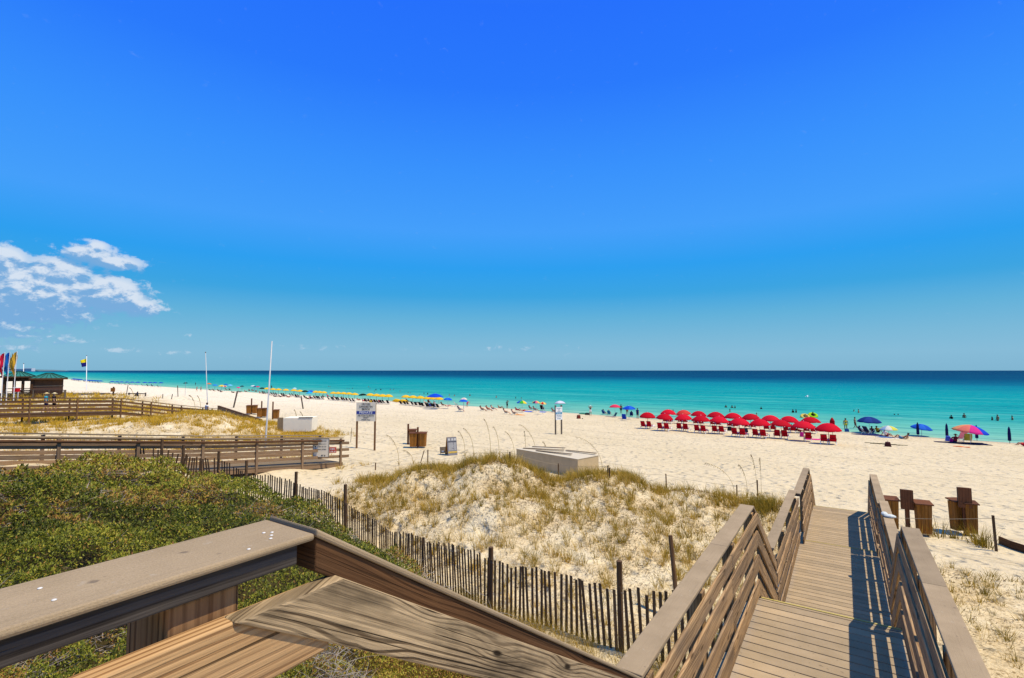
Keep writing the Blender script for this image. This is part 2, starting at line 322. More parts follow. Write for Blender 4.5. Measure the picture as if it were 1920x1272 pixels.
# cumulus bank low over the far end of the beach: built as a density field on the sky sphere (azimuth, elevation in degrees)
az = n.math('MULTIPLY', n.math('ARCTAN2', dx, dy), 180 / math.pi); eg = n.math('MULTIPLY', el, 180 / math.pi)
def px2sky(px, py): v = ray(px, py); return math.degrees(math.atan2(v[0], v[1])), math.degrees(math.atan2(v[2], math.hypot(v[0], v[1])))
def field(azs, els):
    tot = None
    for (x, y, rx, ry, w) in [(40,548,160,60,1.5),(110,512,66,32,1.2),(205,552,72,36,1.35),(258,575,60,20,1.0),(120,594,80,12,.75),(-60,560,170,76,1.25),
                              (5,486,50,28,1.3),(170,476,62,20,1.0),(212,492,66,17,1.0),(182,462,28,15,.9),(8,598,22,13,.75),
                              (30,628,90,16,.52),(95,626,60,15,.46),(20,652,80,12,.46),(120,642,60,12,.40),(195,655,60,7,.38),(260,658,60,7,.34),(350,629,24,8,.30),(330,663,60,7,.30),(450,668,60,7,.26),(960,656,220,13,.24),(600,652,190,12,.22)]:
        a0, e0 = px2sky(x, y); a1, _ = px2sky(x + rx, y); _, e1 = px2sky(x, y - ry)
        ddx = n.math('DIVIDE', n.math('SUBTRACT', azs, a0), abs(a1 - a0)); ddy = n.math('DIVIDE', n.math('SUBTRACT', els, e0), abs(e1 - e0))
        r2 = n.math('ADD', n.math('MULTIPLY', ddx, ddx), n.math('MULTIPLY', ddy, ddy))
        b = n.math('MULTIPLY', n.math('POWER', 2.718, n.math('MULTIPLY', r2, -1.0)), w)
        tot = b if tot is None else n.math('SMOOTH_MAX', tot, b, .12)
    v = n.comb(n.math('MULTIPLY', azs, .80), n.math('MULTIPLY', els, 1.15))
    nz = n.noise(v, 1.15, 9, .62, dist=.35)
    return n.math('ADD', tot, n.math('MULTIPLY', n.math('SUBTRACT', nz, .5), 1.6)), tot
d0, m0 = field(az, eg)
d1, _m = field(n.math('ADD', az, .25), n.math('ADD', eg, .55))
gate = n.rng(m0, .05, .22)
alpha = n.math('MULTIPLY', n.rng(d0, .27, .57, 0, 1, True), gate)
light = n.rng(n.math('SUBTRACT', d0, d1), -.10, .40, 0, 1, True)
thick = n.rng(m0, .25, .8)
ccol = n.mix(light, sc((122, 172, 220), 10), sc((218, 229, 243), 10))
alpha = n.math('MULTIPLY', alpha, n.rng(thick, 0, 1, .42, .95))
final = n.mix(alpha, bg_col, ccol)
bg = n.new('ShaderNodeBackground'); n.put(bg.inputs[0], final); bg.inputs[1].default_value = .1
wo = n.new('ShaderNodeOutputWorld'); n.l.new(bg.outputs[0], wo.inputs[0])
# ------------------------------------------------------------------ sand: one sheet from behind the walkway to beneath the sea
def sand_mat(n):
    P = n.new('ShaderNodeNewGeometry').outputs['Position']; x, y, z = n.sep(P)
    dune = n.attr('dune').outputs['Fac']; veg = n.attr('veg').outputs['Fac']; wet = n.attr('wet').outputs['Fac']
    big = n.noise(P, .13, 4, .55); mid = n.noise(P, 1.3, 4, .6); fine = n.noise(P, 45.0, 3, .7)
    c = n.mix(n.rng(big, .3, .7), (.655, .548, .355), (.735, .625, .425))
    c = n.mix(n.math('MULTIPLY', n.rng(mid, .35, .7), .45), c, (.575, .465, .29))
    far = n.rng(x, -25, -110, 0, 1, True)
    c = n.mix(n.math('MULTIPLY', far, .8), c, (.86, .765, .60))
    c = n.mix(n.math('MULTIPLY', n.rng(fine, .45, .75), .22), c, (.36, .28, .18))
    # bits of straw, seed husk and broken stem lying on the dune
    lit = n.noise(P, 13.0, 4, .75); lit2 = n.noise(P, .55, 4, .65)
    c2 = n.mix(n.rng(lit2, .3, .6), (.80, .70, .485), (.64, .50, .285))
    straw = n.math('MULTIPLY', n.rng(lit, .49, .64), n.rng(lit2, .32, .58))
    c2 = n.mix(n.math('MULTIPLY', straw, .9), c2, (.20, .125, .045))
    c = n.mix(dune, c, c2)
    wetc = (.38, .30, .20)
    c = n.mix(n.math('MULTIPLY', wet, .5), c, wetc)
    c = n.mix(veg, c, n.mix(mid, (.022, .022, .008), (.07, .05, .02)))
    # footprints: trodden pits, denser in the middle of the beach; raked and tyre tracks run along the shore
    vo = n.new('ShaderNodeTexVoronoi', feature='SMOOTH_F1'); n.put(vo.inputs['Vector'], n.comb(n.math('MULTIPLY', x, .85), y, 0.0)); vo.inputs['Scale'].default_value = 2.6; vo.inputs['Randomness'].default_value = 1
    pits = n.math('MULTIPLY', n.rng(vo.outputs['Distance'], .0, .42, -1, 0, True), n.rng(n.noise(P, .45, 3), .3, .6, .35, 1.0))
    vo2 = n.new('ShaderNodeTexVoronoi', feature='SMOOTH_F1'); n.put(vo2.inputs['Vector'], P); vo2.inputs['Scale'].default_value = 1.15
    pits2 = n.rng(vo2.outputs['Distance'], .0, .5, -1, 0, True)
    ln = n.math('ADD', n.math('ADD', y, n.math('MULTIPLY', x, .085)), n.math('MULTIPLY', n.noise(n.comb(n.math('MULTIPLY', x, .06), n.math('MULTIPLY', y, .06)), 1.0, 2), 5.0))
    tr = n.noise(n.comb(n.math('MULTIPLY', x, .02), n.math('MULTIPLY', ln, 1.1)), 1.0, 3, .6)
    track = n.math('MULTIPLY', n.rng(tr, .60, .66, 0, -1, True), n.math('SUBTRACT', 1.0, dune))
    c = n.mix(n.math('MULTIPLY', n.rng(tr, .585, .66, 0, .30, True), n.math('SUBTRACT', 1.0, n.math('MAXIMUM', dune, veg))), c, (.46, .37, .23))
    pt_ = n.noise(n.comb(x, n.math('MULTIPLY', y, 1.0)), 2.4, 4, .7); c = n.mix(n.math('MULTIPLY', n.rng(pt_, .56, .68, 0, .34), n.math('SUBTRACT', 1.0, dune)), c, (.45, .355, .22))
    hgt = n.math('ADD', n.math('ADD', n.math('MULTIPLY', pits, .17), n.math('MULTIPLY', pits2, .07)), n.math('MULTIPLY', track, .06))
    hgt = n.math('ADD', hgt, n.math('MULTIPLY', n.noise(P, 5.0, 4, .65), .10))
    nb = n.new('ShaderNodeBump'); n.put(nb.inputs['Height'], hgt); nb.inputs['Strength'].default_value = 1.0; nb.inputs['Distance'].default_value = 1.0
    n.bsdf(c, .93, .08, nb.outputs[0])
def axis(parts):
    out = []
    for a, b, st in parts: out += list(np.arange(a, b, st))
    return np.array(out + [parts[-1][1]])
gxs = axis([(-9000, -2000, 500), (-2000, -700, 80), (-700, -240, 20), (-240, -120, 4), (-120, -60, 1.2), (-60, -28, .6), (-28, 14, .28), (14, 40, 1), (40, 120, 5), (120, 1000, 80)])
gys = axis([(-400, -60, 40), (-60, -8, 3), (-8, 4, .5), (4, 27, .28), (27, 60, .8), (60, 130, 1.2), (130, 330, 8), (330, 1200, 60)])
X, Y = np.meshgrid(gxs, gys, indexing='ij'); Zg = ground(X, Y)
ny = len(gys); idx = np.arange(len(gxs) * ny).reshape(len(gxs), ny)
Fq = np.stack([idx[:-1, :-1], idx[1:, :-1], idx[1:, 1:], idx[:-1, 1:]], -1).reshape(-1, 4)
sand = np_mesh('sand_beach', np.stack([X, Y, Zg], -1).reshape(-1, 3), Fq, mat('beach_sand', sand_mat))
for nm, arr in (('dune', dune_mask(X, Y)), ('veg', shrub_mask(X, Y)), ('wet', smooth(4.5, 0, shore(X) - Y))):
    a = sand.data.attributes.new(nm, 'FLOAT', 'POINT'); a.data.foreach_set('value', arr.astype(np.float32).ravel())
sand.data.polygons.foreach_set('use_smooth', [True] * len(sand.data.polygons)); tag(sand, kind='structure')
# ------------------------------------------------------------------ sea
def sea_mat(n):
    P = n.new('ShaderNodeNewGeometry').outputs['Position']; x, y, z = n.sep(P); off = n.attr('off').outputs['Fac']
    lo = n.math('LOGARITHM', n.math('MAXIMUM', n.math('ADD', off, 6.0), 1.0), 10.0)      # log10(metres offshore + 6)
    band = n.noise(n.comb(n.math('MULTIPLY', x, .008), n.math('MULTIPLY', y, .055)), 1.0, 4, .6)
    bz = n.math('MULTIPLY', n.math('SUBTRACT', band, .5), .26)
    q = n.rng(n.math('ADD', lo, bz), .7, 3.7)
    def L(m): return (math.log10(m + 6) - .7) / 3.0
    c = n.ramp(q, [(L(0), sc((172, 214, 184))), (L(6), sc((148, 208, 182))), (L(16), sc((116, 200, 178))), (L(38), sc((52, 182, 174))), (L(85), sc((6, 170, 170))), (L(170), sc((0, 160, 168))), (L(254), sc((0, 138, 160))), (L(345), sc((0, 102, 138))), (L(540), sc((0, 70, 116))), (L(2400), sc((0, 58, 106)))])
    st = n.noise(n.comb(n.math('MULTIPLY', x, .05), n.math('MULTIPLY', y, .6)), 1.0, 5, .65)
    near = n.rng(off, 20, 400, 1, .25)
    sw = n.noise(n.comb(n.math('MULTIPLY', x, .014), n.math('MULTIPLY', y, .16)), 1.0, 4, .62); c = n.mix(n.math('MULTIPLY', n.rng(sw, .50, .62, 0, .42, True), n.rng(off, 8, 40)), c, sc((0, 128, 150)))
    lt = n.noise(n.comb(n.math('MULTIPLY', x, .018), n.math('MULTIPLY_ADD', y, .22, 40.0)), 1.0, 3, .6); c = n.mix(n.math('MULTIPLY', n.rng(lt, .54, .66, 0, .38, True), n.rng(off, 200, 60)), c, sc((130, 216, 200)))
    c = n.mix(n.math('MULTIPLY', n.rng(st, .50, .66, 0, .75), near), c, sc((0, 118, 138)))
    chop = n.noise(n.comb(n.math('MULTIPLY', x, .45), n.math('MULTIPLY', y, 2.2)), 1.0, 4, .7)
    c = n.mix(n.math('MULTIPLY', n.rng(chop, .52, .68, 0, .6), near), c, sc((120, 214, 205)))
    c = n.mix(n.math('MULTIPLY', n.rng(n.noise(n.comb(n.math('MULTIPLY', x, .3), n.math('MULTIPLY', y, 1.6)), 1.0, 3, .6), .70, .74, 0, .8), n.math('MULTIPLY', near, n.rng(off, 4, 20))), c, (.8, .85, .83))  # scattered white specks: sun glints painted into the water colour
    lace = n.noise(n.comb(n.math('MULTIPLY', x, .35), n.math('MULTIPLY', y, 2.0)), 1.0, 4, .7)
    c = n.mix(n.math('MULTIPLY', n.rng(n.math('ADD', off, n.math('MULTIPLY', lace, 3.4)), 2.6, 1.2, 0, 1, True), .75), c, (.80, .80, .72))
    w = n.math('ADD', n.noise(n.comb(n.math('MULTIPLY', x, .35), n.math('MULTIPLY', y, 1.1)), 1.0, 4, .6), n.math('MULTIPLY', n.noise(P, 3.0, 3, .6), .25))
    bp = n.bump(w, .55, .35)
    d = n.new('ShaderNodeBsdfDiffuse'); n.put(d.inputs[0], n.mix(1.0, c, (.60, .70, .72), 'MULTIPLY')); n.l.new(bp, d.inputs['Normal'])
    g = n.new('ShaderNodeBsdfGlossy'); g.inputs['Roughness'].default_value = .22; n.l.new(bp, g.inputs['Normal'])
    m = n.new('ShaderNodeMixShader'); m.inputs[0].default_value = .03; n.l.new(d.outputs[0], m.inputs[1]); n.l.new(g.outputs[0], m.inputs[2])
    o = n.new('ShaderNodeOutputMaterial'); n.l.new(m.outputs[0], o.inputs[0])
sxs = axis([(-120000, -9000, 37000), (-9000, -2000, 500), (-2000, -400, 50), (-400, 300, 6), (300, 1000, 50), (1000, 120000, 17000)])
sos = axis([(-12, 60, 3), (60, 300, 15), (300, 1500, 100), (1500, 9000, 1500), (9000, 140000, 26000)])
SX, SO = np.meshgrid(sxs, sos, indexing='ij'); SY = shore(SX) + SO
idx = np.arange(SX.size).reshape(SX.shape)
Fq = np.stack([idx[:-1, :-1], idx[1:, :-1], idx[1:, 1:], idx[:-1, 1:]], -1).reshape(-1, 4)
sea = np_mesh('sea', np.stack([SX, SY, SX * 0], -1).reshape(-1, 3), Fq, mat('gulf_water', sea_mat))
a = sea.data.attributes.new('off', 'FLOAT', 'POINT'); a.data.foreach_set('value', SO.astype(np.float32).ravel()); tag(sea, kind='structure')
W.cycles.sampling_method = 'MANUAL'; W.cycles.sample_map_resolution = 256
scene.cycles.max_bounces = 5; scene.cycles.diffuse_bounces = 2; scene.cycles.glossy_bounces = 2; scene.cycles.transparent_max_bounces = 4
# ------------------------------------------------------------------ the walkover we stand on
walk = thing('wooden_boardwalk', 'brown composite boardwalk stepping down over the dune to the sand, seen from its upper landing', 'boardwalk', (0, 0, 0))
M_POST = wood('brown_post_wood', (.40, .235, .11), (.13, .062, .025), (.2, .12, .06), .4, 110, .9, .8)
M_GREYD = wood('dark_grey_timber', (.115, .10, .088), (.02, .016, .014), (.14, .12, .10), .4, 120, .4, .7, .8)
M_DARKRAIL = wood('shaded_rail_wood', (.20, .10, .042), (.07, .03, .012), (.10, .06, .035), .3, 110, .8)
XL, XR = -.837, .375                                              # inner faces of the rail boards
def deck(y0, y1, z, xl=-.99, xr=.53):
    m = MB(); y = y0
    while y < y1 - .03:
        e = min(y + .129, y1); m.box(xl, xr, y, e, z - .028, z, 'x'); y += .142
    j = MB()
    for x in (xl + .1, (xl + xr) / 2, xr - .14): j.box(x, x + .04, y0 + .02, y1 - .02, z - .24, z - .032, 'y')
    d = m.build('deck', M_DECK, walk, bevel=.004); j.build('joist', M_DARKW, d); return d
LAND, PLAT, LOW, LOW2 = 6.63, 5.5, 4.45, 4.38
deck(-2.2, .55, LAND); deck(2.45, 6.18, PLAT); deck(7.75, 12.2, LOW); deck(12.23, 15.72, LOW2)
def nosing(y, z, x0=-.835, x1=.49):
    m = MB(); m.box(x0, x1, y, y + .022, z - .04, z + .005, 'x'); m.build('nosing', M_NOSE, walk)
nosing(6.182, PLAT); nosing(12.2, LOW, x1=.47); nosing(15.722, LOW2)
def stairs(y0, z0, y1, z1):
    k = max(2, round((z0 - z1) / .17)); st = MB(); sr = MB()
    for i in range(1, k):
        y = y0 + (y1 - y0) * (i - 1) / (k - 1); z = z0 - (z0 - z1) * i / k
        st.box(-.83, .37, y + .02, y + (y1 - y0) / (k - 1) + .01, z - .03, z, 'x')
    t = st.build('stair', M_DECK, walk, bevel=.004)
    for x in (-.89, .40): sr = MB(); sr.slope(x, x + .04, y0, z0 - .34, y1, z1 - .30, .24); sr.build('stringer', M_DARKW, t)
stairs(.57, LAND, 2.42, PLAT); stairs(6.23, PLAT, 7.72, LOW); stairs(15.77, LOW2, 18.3, 2.68)
BOARDS = [(.05, .175), (.318, .17), (.578, .165), (.81, .125)]
def rails(side, segs, mw, first=0, off=0.0, capw=.14, sub=True, boards=BOARDS, cap_h=.98, name='rail_board'):
    # segs: (y0, z0, y1, z1) deck line; boards stand on the inner side of the posts, composite cap over all
    xi = XL + off if side < 0 else XR + off
    o = -1 if side < 0 else 1
    caps, subs, bds = MB(), MB(), [MB() for _ in boards]
    for (y0, z0, y1, z1) in segs:
        a, b = sorted((xi + o * .035, xi + o * (.035 + capw)))
        g = .002
        caps.slope(a, b, y0 + g, z0 + cap_h, y1 - g, z1 + cap_h, .025)
        if sub: subs.slope(a + .018, b - .022, y0, z0 + cap_h - .037, y1, z1 + cap_h - .037, .035)
        a, b = sorted((xi, xi + o * .022))
        for bm, (h, w) in zip(bds, boards): bm.slope(a, b, y0 + g, z0 + h, y1 - g, z1 + h, w)
    caps.build('rail_cap', M_CAP, walk, bevel=.005)
    if sub: subs.build('rail_top_plate', M_GREYW, walk)
    for bm in bds: bm.build(name, mw, walk, bevel=.006)
def posts(side, ys, off=0.0, top=.94, down=1.6):
    xi = XL + off if side < 0 else XR + off; o = -1 if side < 0 else 1
    for y, z in ys:
        m = MB(); a, b = sorted((xi + o * .040, xi + o * .130)); m.box(a, b, y - .045, y + .045, z - down, z + top); m.build('post', M_RAIL, walk, bevel=.004)
for s in (-1, 1):
    segs = [(2.45, PLAT, 4.6, PLAT), (4.6, PLAT, 6.12, PLAT), (6.12, PLAT, 7.72, LOW + .02)]
    if s > 0: segs = [(1.0, PLAT + .9, 2.45, PLAT)] + segs
    rails(s, segs, M_RAIL)
    posts(s, [(2.6, PLAT), (3.75, PLAT), (4.9, PLAT), (6.05, PLAT), (6.95, LOW + .45), (7.6, LOW)])
    rails(s, [(7.9, LOW, 10.0, LOW), (10.0, LOW, 11.9, LOW)], M_RAIL, off=(-.012 if s < 0 else .07), cap_h=1.05)
    rails(s, [(11.92, LOW2, 13.9, LOW2), (13.9, LOW2, 15.1, LOW2), (15.1, LOW2, 17.6, LOW2 - 1.75)], M_RAIL, off=(.055 if s < 0 else .045), cap_h=1.06)
    posts(s, [(8.0, LOW), (9.3, LOW), (10.6, LOW), (11.8, LOW)], off=(-.012 if s < 0 else .07))
    posts(s, [(13.1, LOW2), (14.3, LOW2), (15.0, LOW2), (16.6, LOW2 - 1.0), (17.5, LOW2 - 1.7)], off=.05, down=2.0)
# upper landing rail, close to the lens, and the rail going down beside the first stair
m = MB(); m.box(-.98, -.82, -2.2, .572, 7.687, 7.70, 'y', tint=.55); m.build('rail_cap', M_CAP, walk, bevel=.005)
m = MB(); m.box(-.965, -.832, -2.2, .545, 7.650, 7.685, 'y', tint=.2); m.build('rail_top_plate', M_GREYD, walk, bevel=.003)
SL = (6.50 - 7.70) / (2.42 - .572)
m = MB(); m.slope(-.98, -.82, .576, 7.692, 2.43, 7.692 + SL * 1.854, .015, tint=.5); m.build('rail_cap', M_CAP, walk, bevel=.004)
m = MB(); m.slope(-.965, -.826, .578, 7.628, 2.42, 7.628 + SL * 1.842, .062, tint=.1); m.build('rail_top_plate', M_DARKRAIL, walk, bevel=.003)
for (zt, w) in ((-.394, .121), (-.62, .121), (-.86, .121)):
    m = MB(); m.box(-.846, -.808, -2.2, .60, 8 + zt - w, 8 + zt, 'y', tint=.95); m.build('rail_board', M_FRESH, walk, bevel=.005)
    y0, y1, z = .419, .622, 8 + zt + .001; sl = -.626; c = w / math.cos(math.atan(sl))
    yb = .419 + (w - .006) / .64; ye = 2.36
    m = MB(); m.prism([(y0, z), (y1, z), (ye, z + sl * (ye - y1)), (ye, z + sl * (ye - y1) - c), (yb, z - w + .012)], -.842, -.800, math.atan(sl), tint=.62); m.build('rail_board', M_WEATH, walk, bevel=.005)
m = MB(); m.box(-1.0, -.849, .346, .452, 5.0, 7.648, tint=.5); m.build('post', M_POST, walk, bevel=.006)
m = MB(); m.box(-1.0, -.849, -.95, -.85, 5.0, 7.648); m.build('post', M_RAIL, walk, bevel=.006)
m = MB(); m.box(-.97, -.868, 2.30, 2.40, 4.2, 6.45); m.build('post', M_RAIL, walk, bevel=.006)
for (x, y) in ((-.86, .51), (-.875, .52), (-.89, .53), (-.90, .52), (-.868, .22), (-.93, .22), (-.87, -.05), (-.93, -.05), (-.84, .46)):
    m = MB(); m.ball((x, y, 7.7005), (.0033, .0033, .0012), 8, 4); m.build('nail_head', M_NAIL, walk, smooth=True)
m = MB(); m.ball((.57, 10.6, LOW + 1.10), (.09, .06, .03), 9, 5); m.ball((.50, 10.65, LOW + 1.115), (.05, .07, .035), 7, 5)
tag(m.build('crumpled_wrapper', plain('pale_paper', (.62, .66, .62), .8)), 'crumpled pale wrapper lying on the composite rail cap of the boardwalk', 'litter')
# ------------------------------------------------------------------ slatted sand fence
fen = thing('slat_fence', 'dark wooden slat fence sagging between posts along the edge of the green shrubs', 'fence', (0, 0, 0))
fx = np.array([p[0] for p in FENCE]); fy = np.array([p[1] for p in FENCE]); ft = np.array([p[2] for p in FENCE])
seg = np.hypot(np.diff(fx), np.diff(fy)); cum = np.concatenate([[0], np.cumsum(seg)])
def fpt(s): return float(np.interp(s, cum, fx)), float(np.interp(s, cum, fy)), float(np.interp(s, cum, ft))
POSTX = [-23.0, -22.4, -21.4, -20, -17.4, -14.6, -6.7, -3.5]
ps = [float(np.interp(x, fx, cum)) for x in POSTX] + [cum[-1]]
ptops = [5.25, 4.98, 4.70, 4.40, 4.16, 4.02, 4.05, 4.54]
for s, t in zip(ps, ptops):
    x, y, _ = fpt(s); m = MB(); m.tube([(x + .02, y + .05, t - 2.1), (x, y + .05, t - .9), (x + random.uniform(-.02, .02), y + .05, t)], .056, 8); m.build('post', M_SLAT, fen, smooth=False)
st = [0.0] + ps
for i in range(len(st) - 1):
    a, b = st[i], st[i + 1]
    if b - a < .2: continue
    m = MB(); k = int((b - a) / .118)
    lean = 0; 
    for j in range(k):
        s = a + (b - a) * (j + .5) / k; x, y, t = fpt(s); lean = .75 * lean + random.gauss(0, .022)
        t += random.gauss(0, .025) + .05 * math.sin(s * 2.3); sx = lean + (-.10 if -9.5 < x < -6.9 else 0) + (.16 * math.sin(x * 3) if x < -21.5 else 0) + .04 * math.sin(s * 1.1)
        h = 1.16; dx, dy = (fpt(s + .1)[0] - x) / .1, (fpt(s + .1)[1] - y) / .1
        if random.random() < .02: continue
        m.beam((x, y, t - h), (x + dx * sx, y + dy * sx - .02 + random.gauss(0, .012), t), .060, .011, (-dy, dx, 0), w2=.054)
    p = m.build('slat_panel', M_SLAT, fen)
    wm = MB()
    for h in (.12, .45, .78, 1.0):
        pts = [(fpt(a + (b - a) * q / 12)[0], fpt(a + (b - a) * q / 12)[1] + .007, fpt(a + (b - a) * q / 12)[2] - h) for q in range(13)]
        wm.tube(pts, .0022, 4)
    wm.build('wire', M_METAL, p)
# leaning round post inside the dune fence
b = at(1270, 1062, 10.6); m = MB(); z = gz(b[0], b[1]); t = at(1257, 1004, 10.9)
m.tube([(b[0], b[1], z - .4), (b[0], b[1], z), t], [.05, .05, .046], 8); tag(m.build('leaning_post', M_SLAT), 'dark round post leaning alone on the grassy dune behind the walkway rail', 'post')
# ------------------------------------------------------------------ rope line on short stakes round the dune
def stake_line(name, label, pts, r=.022, sag=.06, hi=.92, matp=M_SLAT):
    o = thing(name, label, 'rope fence'); tops = []
    for (px, pb, pt, lx) in pts:
        x, y, z, d = G(px, pb); h = max(.25, (pb - pt) / F * d * 1.02); l = lx / F * d
        m = MB(); m.beam((x, y, z - .3), (x + l * R0[0], y + l * R0[1], z + h), r * 2, r * 2); m.build('stake', matp, o); tops.append(Vector((x + l * R0[0] * hi, y + l * R0[1] * hi, z + h * hi)))
    m = MB()
    for a, b in zip(tops, tops[1:]):
        m.tube([a.lerp(b, i / 8) - Vector((0, 0, sag * 4 * (i / 8) * (1 - i / 8))) for i in range(9)], .007, 4)
    m.build('rope', M_ROPE, o); return o
stake_line('stake_rope', 'thin rope strung on short dark stakes along the seaward crest of the grassy dune', [(704, 882, 869, 0), (786, 868, 846, 9), (802, 873, 845, 0), (956, 866, 849, 0), (1047, 896, 871, 0), (1140, 895, 875, 0), (1143, 897, 879, 0), (1250, 917, 891, -1), (1382, 931, 911, 0), (1421, 941, 903, 0)])
stake_line('stake_rope', 'pale rope running from the boardwalk past the trash bins to a grey stake', [(1674, 1012, 972, 0), (1869, 1036, 973, -3), (2010, 1062, 985, 0)], r=.03, sag=.03)
m = MB()
pp = [G(x, y) for x, y in ((1874, 1022), (1896, 1030), (1925, 1040), (1970, 1052))]
for a, b in zip(pp, pp[1:]): m.beam((a[0], a[1], a[2] + .10), (b[0], b[1], b[2] + .10), .04, .26)
tag(m.build('edging_board', M_DARKW), 'low dark edging boards half buried in the sand beside the grey stake', 'edging')
# leaning posts far along the beach with slack ropes
fp = stake_line('rope_barrier', 'slack ropes strung on tall leaning wooden posts in front of the crowded beach', [(437, 765, 735, 7), (569, 767, 744, -5)], r=.07, sag=.55, hi=.75, matp=M_GREYW)
for (px, pb, pt, lx, lb) in ((334, 745, 724, -2, 'tall thin wooden post leaning toward the sea beside the flag pole'), (236, 744, 724, 3, 'leaning wooden post by the grass behind the far boardwalk'), (305, 748, 740, 0, 'short dark stake standing on sand behind the far boardwalk, farther from the flag pole'), (321, 749, 740, 2, 'short dark leaning stake on sand behind the far boardwalk, nearer the flag pole'), (657, 830, 803, 2, 'thin grey rod stuck in the sand beside the private beach sign')):
    x, y, z, d = G(px, pb); h = (pb - pt) / F * d; l = lx / F * d; m = MB(); r = (.055 if pb < 800 else .016)
    m.tube([(x, y, z - .3), (x + l * R0[0], y + l * R0[1], z + h)], r, 6); tag(m.build('wooden_post' if r > .02 else 'thin_rod', M_GREYW), lb, 'post')
# ------------------------------------------------------------------ neighbouring boardwalks
def boardwalk(name, label, x0, x1, prof, mw, mc, step, post_y, hand=False, rh=1.16):
    o = thing(name, label, 'boardwalk')
    ys = [p[0] for p in prof]; zs = [p[1] for p in prof]
    zf = lambda y: float(np.interp(y, ys, zs))
    m = MB()
    for (a, za), (b, zb) in zip(prof, prof[1:]): m.slope(min(x0, x1) - .05, max(x0, x1) + .05, a, za - .04, b, zb - .04, .04)
    m.build('deck', mc, o)
    for xs, sd in ((x0, 1), (x1, -1)):
        f = MB(); c = MB(); bs = [MB() for _ in range(3)]
        for (a, za), (b, zb) in zip(prof, prof[1:]):
            f.slope(xs - .03, xs + .03, a, za - .26, b, zb - .26, .22)
            c.slope(xs - .10, xs + .07, a, za + rh, b, zb + rh, .045)
            for q, h in zip(bs, (.18 * rh / 1.16, .50 * rh / 1.16, .82 * rh / 1.16)): q.slope(xs - sd * .045 - .02, xs - sd * .045 + .02, a - (.0), za + h, b + (.45 if b == ys[-1] else 0), zb + h, .15)
        f.build('fascia', mw, o); c.build('rail_cap', mc, o)
        for q in bs: q.build('rail_board', mw, o)
        if hand:
            h = MB(); h.tube([(xs + .10, a, za + rh - .12) for a, za in prof] , .055, 8); h.build('handrail', M_DARKW, o)
        for y in post_y:
            z = zf(y); p = MB(); p.box(xs + sd * .025 - .05, xs + sd * .025 + .05, y - .05, y + .05, min(z - .9, gz(xs, y) - .3), z + rh - .02); p.build('post', mw, o)
    return o
boardwalk('wooden_boardwalk', 'weathered low boardwalk with dark round handrail ending at the private beach sign', -23.35, -25.2, [(-6, 5.50), (3, 4.62), (11, 3.62), (17.9, 2.90)], M_FARW, M_FARCAP, 2.6, [-4, -1.5, 1.0, 3.4, 5.8, 8.2, 10.6, 13, 15.4, 17.75], hand=True, rh=1.32)
boardwalk('wooden_boardwalk', 'farther brown boardwalk crossing the golden grass in front of the green roofed huts', -53, -54.9, [(-4, 5.05), (9, 4.72), (17.3, 4.35), (21.5, 3.55), (25.5, 2.9)], M_FARB, M_FARB, 2.6, [-2, 1.5, 5, 8.3, 11.3, 14.2, 17.2, 19.5, 22, 24.8])
# stub of railing that carries on from the farther boardwalk down to the bins
o = thing('ramp_railing', 'short brown ramp railing sloping down to the far trash bins', 'railing'); A = at(409, 765, 49.5); B = at(490, 791, 47.5); m = MB(); m.beam(A, B, .12, .34); m.build('rail_board', M_FARW, o)
m = MB(); m.beam(A + Z0 * .2, B + Z0 * .2, .2, .05); m.build('rail_cap', M_DARKW, o)
for i in range(6):
    p = A + (B - A) * (i + .1) / 5.2; m = MB(); m.box(p[0] - .05, p[0] + .05, p[1] - .12, p[1] - .02, gz(p[0], p[1]) - .4, p[2] + .17); m.build('post', M_FARW, o)
# notices hung on the nearer neighbour
def panel_sign(name, label, px, py, d, w, h, face_m, th=.02, ang=0.0):
    p = at(px, py, d); o = thing(name, label, 'sign', p, ang); m = MB(); m.box(-w / 2, w / 2, -th / 2, th / 2, -h / 2, h / 2); m.build('panel', face_m, o); return o
CREAM = plain('cream_board', (.80, .72, .56), .6, .3, .06); INK = plain('dark_ink', (.03, .035, .05), .6); REDP = plain('red_panel', (.58, .10, .07), .6, .3, .1); BLUEP = plain('blue_panel', (.03, .05, .28), .55, .3, .06); GOLDP = plain('gold_panel', (.62, .42, .06), .6)
def scribble(o, x0, x1, z, h, m_, y=-.015, seed=0, name='lettering', brk=.3):
    r = random.Random(seed); b = MB(); x = x0
    while x < x1 - h * .3:
        w = min(r.uniform(.5, 1.2) * h, x1 - x); b.box(x, x + w * .72, y - .004, y, z - h / 2 * r.uniform(.7, 1), z + h / 2 * r.uniform(.7, 1)); x += w + (h * .6 if r.random() < brk else h * .12)
    return b.build(name, m_, o)
s = panel_sign('notice_board', 'white framed rules notice with small print hung on the weathered boardwalk rail', 602, 840, 26.6, .86, 1.0, CREAM, ang=YAW)
for i, z in enumerate((.36, .2, .06, -.08)): scribble(s, -.18, .3, z, .05, INK, seed=i); b = MB(); b.ball((-.3, -.02, z), (.035, .008, .035), 8, 5); b.build('pictogram', INK, s)
scribble(s, .02, .28, -.4, .08, INK, seed=9)
b = MB()
for q in ((-.43, -.41, -.5, .5), (.41, .43, -.5, .5), (-.41, .41, -.5, -.48), (-.41, .41, .48, .5)): b.box(q[0], q[1], -.022, -.011, q[2], q[3])
b.build('frame', M_GREYW, s)
s = panel_sign('warning_sign', 'small red warning sign on the weathered boardwalk rail beside the white notice', 624, 844, 26.8, .38, .30, REDP, ang=YAW); scribble(s, -.12, .14, .05, .09, M_WHITEP, seed=3); scribble(s, -.15, .15, -.08, .06, M_WHITEP, seed=4)
